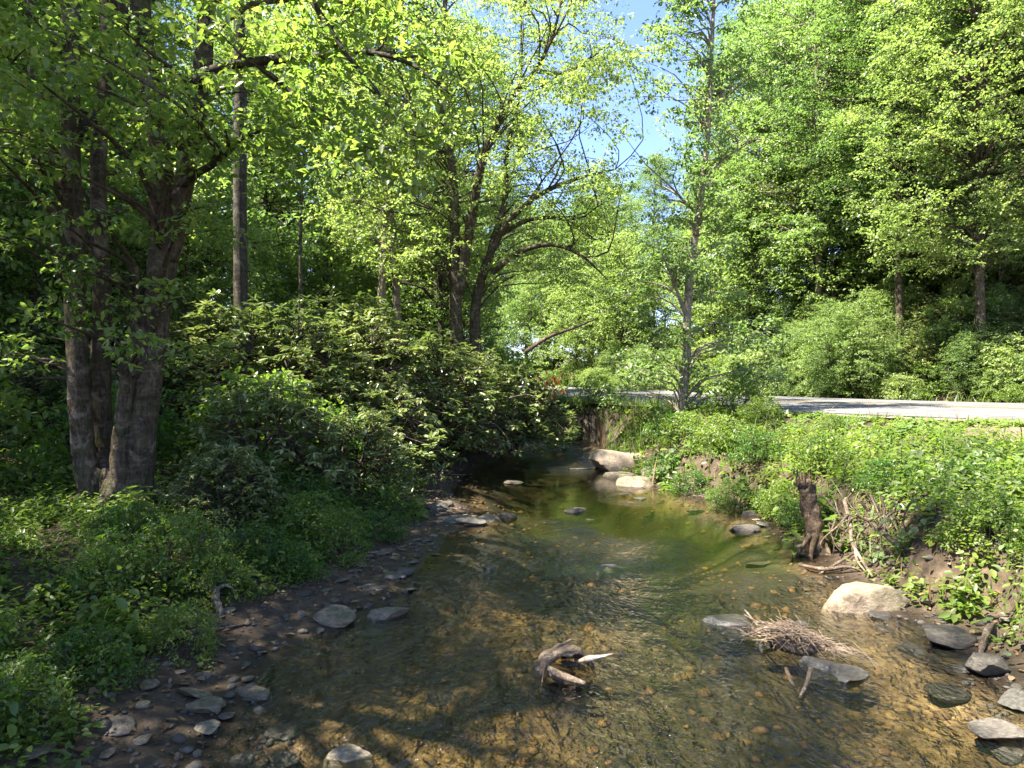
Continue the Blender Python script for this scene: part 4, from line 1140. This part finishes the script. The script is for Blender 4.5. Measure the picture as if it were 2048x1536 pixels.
def hit(px, py, z=0.0):
    d = (ZC - z) * F / (py - HOR)
    return at(px, d), d
def stone(px, py, wpx, hr, dr_, me, label, rz=0, group=None, z=None, tilt=(0, 0), name='stone', cat='stone', sink=.3):
    """a stone whose foot shows at (px,py), wpx pixels wide"""
    z0 = 0 if z is None else z
    x, d = hit(px, py, z0)
    hw = wpx / 2 / F * d
    o = link(name, me)
    hz = hw * hr * 1.7
    o.scale = (hw, hw * dr_, hz / max(v.co.z for v in me.vertices))
    o.location = (x, d + hw * dr_ * .75, (max(gz(x, d + hw * dr_ * .75), -.06) if z is None else z) - hz * .08)
    o.rotation_euler = (tilt[0], tilt[1], rz)
    return tag(o, label, cat, group)
def one(mat, seed, **kw):
    m_ = rock_mesh(seed, sub=4, **kw); m_.materials.append(M[mat]); return m_
stone(1262, 934, 165, .25, .5, one('boulder', 201, flat=.4, planes=6, rough=.08), 'big pale rounded boulder at the right water edge below the slender tree', .1, z=.08, name='boulder', cat='boulder')
stone(1752, 1228, 185, .34, .55, one('boulder', 202, flat=.4, planes=9, rough=.07), 'large flat-topped tan boulder at the right water edge near the exposed roots', -.12, z=0, name='boulder', cat='boulder')
stone(1465, 1262, 122, .15, .7, one('wet', 203, flat=.4, planes=10), 'dark flat rock in the water left of the heap of flood twigs', .15, z=-.02)
stone(1153, 1028, 50, .32, .5, one('rocktan', 204, flat=.4, planes=8), 'small upright tan rock standing alone in mid creek', .3, z=-.02, tilt=(0, -.25))
stone(1190, 1043, 46, .10, .5, SM_W[0], 'dark sliver of rock right behind the small upright tan rock', .4, z=-.02)
stone(1227, 1145, 66, .16, .6, SM_W[1], 'smooth dark rock alone in the creek, right of the middle', .2, z=-.03)
stone(976, 1142, 40, .20, .6, SM_W[2], 'small dark rock in the shallows below the two slabs', .5, z=-.02)
stone(920, 1046, 104, .11, .55, one('rock', 205, flat=.4, planes=8), 'long pale grey slab at the left water edge', -.05, z=.03)
stone(1008, 1036, 56, .16, .7, SM_G[0], 'grey slab just right of the long pale slab', .2, z=.0)
stone(1492, 1062, 78, .12, .6, SM_G[1], 'grey flat slab at the right water edge in front of the dirt ledge', .1, z=.01)
stone(1285, 972, 96, .2, .8, one('rocktan', 206, flat=.4, planes=10), 'layered brown rock ledge below the big pale boulder', -.1, z=.02)
stone(1330, 952, 90, .22, .8, SM_T[0], 'tan rock wedged between the boulder and the root ball', .3, z=.08)
stone(1240, 955, 70, .12, .8, SM_T[1], 'low tan rock at the foot of the big pale boulder', -.3, z=.02)
stone(1025, 968, 46, .10, .8, SM_T[2], 'small pale stones showing in the riffle at left', .2, z=0)
stone(1280, 1000, 40, .08, .6, SM_W[3], 'thin dark stone breaking the water below the rock ledge', .1, z=-.01)
stone(1600, 1258, 60, .14, .6, SM_W[4], 'bluish wet stone between the dark flat rock and the tan boulder', .2, z=0)
stone(1660, 1350, 95, .2, .7, one('wet', 207, flat=.4, planes=9), 'dark rock buried in the heap of flood twigs', -.5, z=-.02)
stone(1715, 1372, 90, .22, 1.1, one('wet', 208, flat=.4, planes=9), 'smooth slate-grey rock right of the heap of flood twigs', -.6, z=-.02)
stone(690, 1550, 110, .25, .8, one('rocktan', 209, flat=.4, planes=8), 'reddish-brown rock cut by the bottom edge of the view', .2, z=-.04)
stone(1905, 1400, 110, .08, .8, one('wet', 210, flat=.4, planes=10), 'wide wet slab under the right water edge', -.3, z=-.03)
stone(1990, 1340, 90, .16, .8, one('rock', 211, flat=.4, planes=9), 'brown rock under the bleached roots at the right edge', .3, z=.06)
stone(1920, 1290, 120, .16, .8, one('rock', 212, flat=.4, planes=9), 'reddish flat rock between the tan boulder and the bleached roots', .1, z=.03)
stone(2020, 1480, 110, .07, .8, one('rock', 213, flat=.4, planes=9), 'pale flat rock at the lower right edge', -.2, z=.02)
stone(1545, 1300, 60, .15, .7, SM_W[0], 'small dark stone at the left foot of the twig heap', .2, z=-.02)
stone(500, 1400, 90, .2, .7, SM_T[3], 'pale tan stone on the lower left bank', -.3)
stone(380, 1450, 100, .16, .7, SM_T[4], 'broad tan stone in the lower left corner of the bank', .3)
stone(735, 1190, 58, .12, .8, SM_G[2], 'pale square slab on the muddy bank', .4)
stone(655, 1235, 46, .2, .7, SM_G[3], 'squat grey stone on the muddy bank left of the square slab', -.4)
stone(780, 1165, 60, .12, .7, SM_W[1], 'dark wet slab at the inner edge of the stony bar', .1)
stone(770, 1235, 90, .12, .5, SM_T[0], 'long pale stone lying along the left water edge', .25, z=.02)
rng = np.random.default_rng(77)
placed = []
for _ in range(4000):
    if len(placed) >= 210: break
    left = rng.uniform() < .66
    y = 2.9 + 9.5 * rng.uniform() ** 1.2
    d_ = rng.normal(.25, .38)
    if left:
        if y > 8.8 and rng.uniform() < .6: continue
        x = float(xl(y)) - d_
    else:
        x = float(xr(y)) + d_ * .8
    s_ = min(.17, .03 + rng.exponential(.042))
    if any((x - a) ** 2 + (y - b) ** 2 < ((s_ + c) * .8) ** 2 for a, b, c in placed): continue
    placed.append((x, y, s_))
    wet = d_ < .08
    me_ = (SM_W if wet else (SM_G if rng.uniform() < .6 else SM_T))[rng.integers(0, 5)]
    o = link('stone', me_)
    o.location = (x, y, gz(x, y) + s_ * .10); o.rotation_euler = (rng.normal(0, .12), rng.normal(0, .12), rng.uniform(0, 6.28))
    o.scale = (s_, s_ * rng.uniform(.55, .95), s_ * rng.uniform(.5, 1.2))
    hue = 'dark wet' if wet else 'grey' if me_ in SM_G else 'tan'
    tag(o, SIZES(s_) + ' ' + hue + ' stone on the ' + ('left' if left else 'right') + ' bank, ' + where(x, y, BANK_MARKS), 'stone', ('wet stones along the left water edge' if wet else 'stones on the left gravel bar') if left else ('wet stones along the right water edge' if wet else 'stones on the right bank'))
for _ in range(26):                                     # stones under the water
    y = rng.uniform(3.0, 9); x = rng.uniform(float(xl(y)) + .4, float(xr(y)) - .4); s_ = rng.uniform(.04, .12)
    o = link('stone', SM_W[rng.integers(0, 5)]); o.location = (x, y, gz(x, y)); o.scale = (s_, s_ * .8, s_ * .8); o.rotation_euler = (0, 0, rng.uniform(0, 6))
    tag(o, SIZES(s_) + ' dark stone under the shallow water, ' + where(x, y, BANK_MARKS), 'stone', 'stones on the creek bed')
# gravel
ico = bmesh.new(); bmesh.ops.create_icosphere(ico, subdivisions=1, radius=1)
IV = np.array([v.co[:] for v in ico.verts]); IF = np.array([[v.index for v in f.verts] for f in ico.faces]).ravel(); ico.free()
def gravel(count, test, mat, label, smax, smean, y1, yp):
    X, Y = scatter(rng, count, -4, 6, 2.6, y1, test, yp)
    n = len(X); s_ = np.minimum(smax, .008 + rng.exponential(smean, n))
    a_ = rng.uniform(0, 6.28, n)
    sv = np.stack([s_, s_ * rng.uniform(.6, 1, n), s_ * rng.uniform(.3, .7, n)], -1)
    V = IV[None] * sv[:, None, :] * (1 + rng.normal(0, .13, (n, len(IV))))[..., None]
    V = np.stack([V[..., 0] * np.cos(a_)[:, None] - V[..., 1] * np.sin(a_)[:, None], V[..., 0] * np.sin(a_)[:, None] + V[..., 1] * np.cos(a_)[:, None], V[..., 2]], -1)
    V += np.stack([X, Y, ground(X, Y) + .003], -1)[:, None, :]
    FV = (np.arange(n)[:, None] * len(IV) + IF[None]).ravel()
    tag(link('gravel', fast_mesh('gravel', V.reshape(-1, 3), FV, np.full(n * len(IF) // 3, 3, np.int32)), mat), label, 'gravel', kind='stuff')
gravel(12000, lambda X, Y, dl, dr, rd, edge, far: ((dl > -.3) & (dl < 1.4)) | ((dr > -.3) & (dr < .9)), M['rock'], 'small loose gravel along both water edges', .05, .009, 15, 1.4)
gravel(4500, lambda X, Y, dl, dr, rd, edge, far: (dl < -.12) & (dr < -.12), M['bedstone'], 'brown pebbles covering the creek bed under the water', .06, .013, 12, 1.2)

# ------------------------------------------------------------------ driftwood, roots, stump
def wood(name, label, cat, rows, mat='drift', n=18, sides=9, rough=.2, seed=0, part='branch', base=None):
    """rows: list of limbs, each a list of (px, py, depth, radius)"""
    ws = [[(*W(a, b, d), r) for a, b, d, r in row] for row in rows]
    b0 = np.array(base if base is not None else ws[0][0][:3])
    root = empty(name, tuple(b0)); tag(root, label, cat)
    for i, row in enumerate(ws):
        t = tube([(p[0] - b0[0], p[1] - b0[1], p[2] - b0[2], p[3]) for p in row], n, sides, rough, seed + i)
        link(part, fast_mesh(part, *t, True), M[mat], root)
    return root
def shell(pts, n, a0, a1, m, thick, ref, seed, jag=.25):
    """a hollow half-round of bark along a curved spine, with torn edges"""
    P = smooth_path(pts, n); c, r = P[:, :3], P[:, 3]
    T = np.gradient(c, axis=0); T /= np.linalg.norm(T, axis=1)[:, None]
    A = np.cross(T, np.array(ref, float)); A /= np.linalg.norm(A, axis=1)[:, None]; B = np.cross(T, A)
    rg = np.random.default_rng(seed)
    lo = a0 + jag * rg.normal(0, 1, n); hi = a1 + jag * rg.normal(0, 1, n)
    an = lo[:, None] + (hi - lo)[:, None] * np.linspace(0, 1, m)[None, :]
    g = 1 + .22 * fbm(an * 2.5 + seed, np.linspace(0, 6, n)[:, None] + 0 * an, seed, 4) * 2
    o = []
    for k in (0, 1):
        R = (r[:, None] * g) - k * thick
        o.append(c[:, None, :] + R[..., None] * (np.cos(an)[..., None] * A[:, None, :] + np.sin(an)[..., None] * B[:, None, :]))
    V = np.concatenate([o[0].reshape(-1, 3), o[1].reshape(-1, 3)])
    i = np.arange(n - 1)[:, None] * m + np.arange(m - 1)[None, :]
    q1 = np.stack([i, i + 1, i + m + 1, i + m], -1).reshape(-1); q2 = np.stack([i, i + m, i + m + 1, i + 1], -1).reshape(-1) + n * m
    rim = []
    for j in range(n - 1):
        for e in (0, m - 1):
            rim += [j * m + e, (j + 1) * m + e, n * m + (j + 1) * m + e, n * m + j * m + e]
    for e in range(m - 1):
        for j in (0, n - 1):
            rim += [j * m + e, j * m + e + 1, n * m + j * m + e + 1, n * m + j * m + e]
    FV = np.concatenate([q1, q2, np.array(rim)])
    return V, FV, np.full(len(FV) // 4, 4, np.int32)
d0 = 4.15
snag = wood('driftwood_snag', 'curled hollow driftwood snag stuck in the middle of the creek', 'driftwood',
     [[(1095, 1345, d0 - .08, .016), (1112, 1358, d0 - .12, .022), (1138, 1366, d0 - .14, .020), (1160, 1372, d0 - .15, .012), (1174, 1370, d0 - .15, .004)],
      [(1150, 1316, d0 + .06, .010), (1190, 1314, d0 + .02, .008), (1227, 1310, d0, .003)], [(1150, 1322, d0 + .02, .008), (1180, 1322, d0 - .02, .007), (1204, 1318, d0 - .04, .003)],
      [(1092, 1330, d0 - .1, .010), (1087, 1352, d0 - .14, .006), (1081, 1388, d0 - .2, .002)], [(1125, 1330, d0 + .05, .02), (1150, 1332, d0 + .02, .016), (1172, 1340, d0, .006)],
      [(1120, 1295, d0 + .08, .008), (1140, 1283, d0 + .1, .006), (1158, 1284, d0 + .1, .002)]], 'drift', seed=3, rough=.5)
sb = np.array(snag.location)
cN = W(1134, 1350, d0) - sb; ax = np.array([.22, -.97, .02])
sh_pts = [(*(cN + ax * t_), r_) for t_, r_ in [(-.20, .05), (-.15, .11), (-.07, .135), (.0, .142), (.05, .140)]]
V_, q_, n_ = shell(sh_pts, 26, -2.9, .65, 30, .013, (0, 0, 1), 5, .05)
V_[:, 0] = cN[0] + (V_[:, 0] - cN[0]) * 1.25; V_[:, 2] = cN[2] + (V_[:, 2] - cN[2]) * 1.05
link('bark_shell', fast_mesh('bark_shell', V_, q_, n_, True), M['drift'], snag)
link('log_end', fast_mesh('log_end', *tube([(*(W(px, py, d) - sb), r) for px, py, d, r in [(1098, 1340, 4.02, .018), (1120, 1352, 3.96, .022), (1146, 1363, 3.92, .020), (1172, 1371, 3.9, .010)]], 16, 10, .35, 9), True), M['drift'], snag)
link('pale_chunk', fast_mesh('pale_chunk', *tube([(*(W(px, py, d) - sb), r) for px, py, d, r in [(1158, 1326, 4.08, .010), (1176, 1321, 4.08, .020), (1196, 1318, 4.08, .014), (1212, 1314, 4.06, .008), (1228, 1311, 4.05, .005)]], 16, 9, .5, 10), True), M['driftpale'], snag)
# the heap of flood twigs
hx, hd = hit(1590, 1300); hz = .05
heap = empty('twig_heap', (hx, hd, hz)); heap.scale = (.74, .74, .8); tag(heap, 'tangled heap of pale flood twigs caught on rocks at right', 'debris')
tw = []
for k in range(6):
    L = .5
    t = tube([(-L / 2, 0, 0, .006), (-.1, rnd.gauss(0, .04), rnd.gauss(.02, .03), .007), (.1, rnd.gauss(0, .04), rnd.gauss(0, .03), .005), (L / 2, rnd.gauss(0, .05), rnd.gauss(0, .04), .002)], 8, 5, .1, k)
    m_ = fast_mesh('twig', *t, True); m_.materials.append(M['drift']); tw.append(m_)
for k in range(90):
    o = link('twig', tw[k % 6], None, heap)
    u = rnd.gauss(0, .16)
    o.location = (u + rnd.gauss(0, .05), -u * .55 + rnd.gauss(0, .07), max(0, .10 - u * u * 1.6) * rnd.uniform(.2, 1.1))
    o.rotation_euler = (rnd.gauss(0, .35), rnd.gauss(.05, .3), rnd.gauss(-.7, .55)); sc_ = min(1.1, rnd.uniform(.25, .6) + (rnd.random() < .15) * .4); o.scale = (sc_, sc_, sc_ * 1.2)
fb = []
for k in range(520):
    u = rnd.gauss(0, .15); c = np.array([u + rnd.gauss(0, .04), -u * .55 + rnd.gauss(0, .055), max(.005, .09 - u * u * 1.8) * rnd.uniform(.2, 1.15)])
    a_ = rnd.gauss(-.7, .6); L = rnd.uniform(.05, .16); dv = np.array([math.cos(a_), math.sin(a_), rnd.gauss(-.15, .3)]) * L
    fb.append(tube([(*(c - dv), .0022), (*(c + np.array([0, 0, rnd.uniform(0, .02)])), .0028), (*(c + dv), .001)], 4, 3, cap=False))
o = link('fibre', fast_mesh('fibre', *merge(fb)), M['fibre'], heap); o['kind'] = 'stuff'
mnd = one('mudheap', 231, flat=.4, planes=3, rough=.16)
o = link('mud_mound', mnd, None, heap); o.scale = (.24, .13, .22); o.rotation_euler = (0, 0, -.5); o.location = (.01, .0, -.02)
n_ = 130; rg = np.random.default_rng(8); u = rg.normal(0, .15, n_)
o = link('dead_leaf', fast_mesh('dead_leaf', *leaves(np.stack([u, -u * .55 + rg.normal(0, .07, n_), np.maximum(.01, .10 - u * u * 1.8) * rg.uniform(.5, 1.1, n_)], -1), rg.uniform(0, 6.28, n_), rg.normal(0, .5, n_), rg.normal(0, .5, n_), rg.uniform(.02, .05, n_), LEAF4)), M['dead'], heap); o['kind'] = 'stuff'
wood('driftwood_limb', 'forked pale limb trailing from the twig heap into the water', 'driftwood',
     [[(1575, 1340, 4.1, .012), (1590, 1375, 3.95, .011), (1620, 1410, 3.8, .009), (1642, 1430, 3.7, .004)], [(1625, 1340, 4.0, .012), (1615, 1375, 3.9, .013), (1602, 1400, 3.8, .006)]], 'drift', seed=8)
wood('fallen_stick', 'grey stick poking up from the dark flat rock', 'stick', [[(1492, 1222, 4.9, .006), (1512, 1246, 4.7, .008), (1535, 1275, 4.5, .006)]], 'drift')
# broken stump and the roots that hang off the right bank
sx, sd = at(1620, 6.9), 6.9
st = empty('tree_stump', (sx, sd, 0)); tag(st, 'broken brown tree stump leaning on the cut right bank', 'stump')
o_ = np.array([sx, sd, 0])
SD = 36
t = tube([(*(W(px, py, d) - o_), r) for px, py, d, r in [(1645, 1130, 6.9, .14), (1637, 1085, 6.9, .100), (1625, 1030, 6.95, .082), (1614, 980, 7.0, .080), (1608, 962, 7.0, .076)]], 30, 36, .5, 4)
V_ = t[0]; V_[-36:, 2] += np.abs(np.random.default_rng(2).normal(0, .07, 36)) - .03; V_[-72:-36, 2] += np.random.default_rng(3).normal(0, .02, 36)
link('trunk', fast_mesh('trunk', V_, t[1], t[2], True), M['stump'], st)
for rows in [[(1632, 1070, 6.85, .035), (1624, 1110, 6.75, .022), (1628, 1145, 6.6, .013), (1632, 1170, 6.5, .005)], [(1650, 1080, 6.85, .03), (1662, 1115, 6.75, .018), (1668, 1150, 6.6, .008)],
             [(1622, 1070, 6.85, .03), (1600, 1105, 6.8, .018), (1582, 1135, 6.7, .008)], [(1650, 1070, 6.95, .03), (1680, 1100, 6.9, .018), (1712, 1130, 6.8, .008)]]:
    link('root', fast_mesh('root', *tube([(*(W(a, b, d) - o_), r) for a, b, d, r in rows], 14, 8, .25, 6), True), M['stump'], st)
sp_r = np.random.default_rng(12)
topc = W(1608, 962, 7.0) - o_
for k in range(11):
    a_ = 2 * math.pi * k / 11 + sp_r.normal(0, .2); rr0 = .06
    b_ = topc + np.array([math.cos(a_) * rr0, math.sin(a_) * rr0, -.06]); h_ = sp_r.uniform(.05, .17)
    link('splinter', fast_mesh('splinter', *tube([(*b_, .022), (*(b_ + np.array([0, 0, h_ * .6])), .014), (*(b_ + np.array([sp_r.normal(0, .01), 0, h_])), .002)], 5, 5, .2, k), True), M['stump'], st)
wood('hanging_root', 'two twisting pale roots hanging down the cut bank right of the stump', 'root',
     [[(1690, 1000, 6.6, .018), (1702, 1050, 6.45, .02), (1706, 1085, 6.3, .018), (1722, 1115, 6.1, .015), (1748, 1155, 5.8, .01)], [(1712, 1085, 6.3, .014), (1716, 1120, 6.1, .012), (1738, 1150, 5.95, .008)]], 'drift', part='root')
wood('fallen_branch', 'long grey forked branch lying across the right bank', 'branch',
     [[(1745, 1045, 6.0, .012), (1765, 1065, 5.9, .018), (1800, 1090, 5.8, .02), (1860, 1115, 5.7, .018), (1930, 1140, 5.6, .013), (1990, 1150, 5.6, .006)], [(1758, 1058, 5.9, .013), (1780, 1030, 5.95, .010), (1800, 1022, 6.0, .005)]], 'drift', seed=12)
wood('fallen_branch', 'dark curved branch arching out of the weeds right of the stump', 'branch',
     [[(1805, 1010, 6.6, .03), (1830, 988, 6.6, .03), (1870, 1000, 6.5, .025), (1920, 1030, 6.4, .012)]], 'driftdark', seed=13)
wood('exposed_root', 'bleached forked roots clutching the rock at the right edge', 'root',
     [[(1975, 1240, 4.55, .03), (2000, 1270, 4.5, .028), (2030, 1310, 4.4, .03), (2040, 1360, 4.3, .02)], [(1980, 1238, 4.55, .02), (2020, 1232, 4.6, .022), (2080, 1240, 4.7, .02)],
      [(1985, 1250, 4.5, .024), (1970, 1290, 4.4, .02), (1965, 1330, 4.3, .01)]], 'drift', seed=14, part='root', rough=.3)
wood('exposed_root', 'thin dark roots along the foot of the cut right bank', 'root',
     [[(1600, 1130, 6.4, .014), (1650, 1140, 6.2, .018), (1700, 1135, 6.1, .014), (1740, 1150, 6.0, .006)], [(1640, 1150, 6.2, .01), (1690, 1120, 6.2, .014), (1720, 1100, 6.3, .008)]], 'driftdark', seed=15, part='root')
wood('exposed_root', 'pale twisted root sticking out of the lower left bank', 'root',
     [[(395, 1165, 4.9, .02), (425, 1180, 4.8, .03), (430, 1205, 4.75, .028), (438, 1225, 4.7, .022), (424, 1250, 4.65, .012)], [(425, 1182, 4.8, .02), (450, 1172, 4.85, .012), (470, 1185, 4.85, .005)]], 'drift', seed=16, part='root', rough=.3)
wood('exposed_root', 'root ball of the slender tree gripping the bank above the boulder', 'root',
     [[(1356, 870, 13.3, .10), (1345, 905, 13.0, .07), (1340, 950, 12.6, .03)], [(1362, 870, 13.3, .10), (1385, 920, 13.0, .05), (1400, 955, 12.7, .02)], [(1350, 880, 13.2, .05), (1325, 905, 12.9, .035), (1300, 880, 12.8, .02), (1290, 860, 12.8, .008)]], 'driftdark', seed=17, part='root')
wood('driftwood_log', 'thin pale log lying flat on the water edge left of the boulder', 'driftwood', [[(1140, 938, 13.0, .012), (1180, 938, 13.1, .022), (1225, 935, 13.2, .022)]], 'drift')
for i, (lab, row) in enumerate([
    ('pale stick on the muddy bank beside the square slab', [(725, 1130, 6.6, .008), (750, 1122, 6.7, .012), (772, 1116, 6.8, .006)]),
    ('thin grey stick slanting over the muddy bank', [(585, 1220, 5.3, .004), (600, 1195, 5.4, .006), (622, 1160, 5.6, .003)]),
    ('long brown stick on the lower left bank', [(340, 1330, 4.4, .006), (420, 1310, 4.5, .009), (530, 1265, 4.8, .004)]),
    ('bare stick lying near the stony bar below the dark bush', [(800, 1000, 9.0, .008), (850, 985, 9.2, .012), (905, 985, 9.4, .006)]),
    ('pale bent stick under the leaning rhododendron', [(900, 925, 12.0, .008), (960, 905, 12.4, .012), (1015, 895, 12.8, .006)])]):
    ws = []
    for px, py, d, r in row:
        p = W(px, py, d); ws.append((p[0], p[1], gz(p[0], p[1]) + r * 1.3, r))
    o = link('fallen_stick', fast_mesh('fallen_stick', *tube(ws, 14, 6, .15, i), True), M['drift']); tag(o, lab, 'stick')
wood('dead_branch', 'dark dead branch slanting up out of the thicket toward the road bend', 'branch', [[(1050, 705, 15.0, .05), (1095, 675, 14.9, .042), (1150, 655, 14.8, .03), (1196, 636, 14.7, .012)], [(1130, 662, 14.85, .015), (1150, 640, 14.8, .008)]], 'driftdark', seed=21)
tg = empty('root_tangle', tuple(W(1760, 1040, 6.2))); tag(tg, 'tangle of thin dark roots hanging on the cut bank between stump and fallen branch', 'root')
tb = W(1760, 1040, 6.2)
for k in range(34):
    px = rnd.uniform(1655, 1900); py = rnd.uniform(985, 1050); d = 6.75 - (px - 1655) / 245 * .9 + rnd.gauss(0, .08)
    row = [(px, py, d, rnd.uniform(.006, .016))]
    for t_ in range(3):
        px += rnd.gauss(8, 26); py += rnd.uniform(15, 42); d -= rnd.uniform(.02, .12)
        row.append((px, py, d, row[0][3] * (1 - .3 * (t_ + 1))))
    link('root', fast_mesh('root', *tube([(*(W(a, b, c) - tb), r) for a, b, c, r in row], 12, 5, .3, k, cap=False), True), M['drift'] if k % 3 == 0 else M['driftdark'], tg)
# bare grey branches drooping to the water below the leaning rhododendron
wood('bare_branch', 'bare grey branches drooping from the thicket to the water', 'branch',
     [[(930, 860, 13.3, .02), (980, 845, 13.2, .016), (1010, 870, 13.0, .01), (1030, 905, 12.9, .004)], [(960, 850, 13.2, .014), (1000, 880, 13.0, .01), (985, 915, 12.8, .004)], [(900, 880, 13.0, .018), (950, 893, 12.8, .012), (1000, 915, 12.7, .004)],
      [(1000, 800, 13.6, .014), (1060, 790, 13.4, .01), (1090, 820, 13.3, .004)], [(850, 770, 12.4, .02), (830, 745, 12.3, .016), (870, 720, 12.2, .008)]], 'drift', seed=19)

# ------------------------------------------------------------------ plants whose leaves can be told apart
bl = fast_mesh('leaf', *leaves(np.zeros((1, 3)), np.zeros(1), np.zeros(1), np.zeros(1), np.ones(1), LEAF4)); bl.materials.append(M['weed'])
def leafy_plant(px, d, h, nl, size, label):
    x = at(px, d); z = gz(x, d)
    r = empty('broadleaf_plant', (x, d, z)); tag(r, label, 'plant')
    link('stem', fast_mesh('stem', *tube([(0, 0, -.03, .006), (.02, 0, h * .5, .005), (.03, .02, h, .003)], 6, 5), True), M['twig'], r)
    for k in range(nl):
        o = link('leaf', bl, None, r); t = .35 + .65 * k / nl
        o.location = (.03 * t, .02 * t, h * t); s = size * rnd.uniform(.75, 1.2); o.scale = (s, s * 1.2, s)
        o.rotation_euler = (rnd.gauss(0, .2), rnd.gauss(.25, .2), k * 2.4 + rnd.gauss(0, .2))
leafy_plant(270, 5.7, .34, 13, .14, 'broad-leaved plant at the foot of the maple clump')
leafy_plant(205, 4.9, .30, 10, .16, 'light-catching broad-leaved plant in the lower left weeds')
leafy_plant(330, 5.0, .34, 10, .15, 'broad-leaved plant right of the lower left weeds')
leafy_plant(1640, 7.3, .6, 12, .16, 'broad-leaved sprout growing over the broken stump')
leafy_plant(1560, 7.8, .5, 12, .15, 'broad-leaved plant left of the broken stump')
leafy_plant(1800, 7.0, .52, 14, .10, 'tall broad-leaved weed standing up against the road at right')
leafy_plant(1585, 6.7, .34, 12, .11, 'small broad-leaved plant at the left foot of the broken stump')
leafy_plant(1668, 6.75, .42, 12, .11, 'broad-leaved plant among the roots right of the broken stump')
leafy_plant(1480, 9.0, .5, 12, .13, 'broad-leaved weed on the dirt ledge of the right bank')
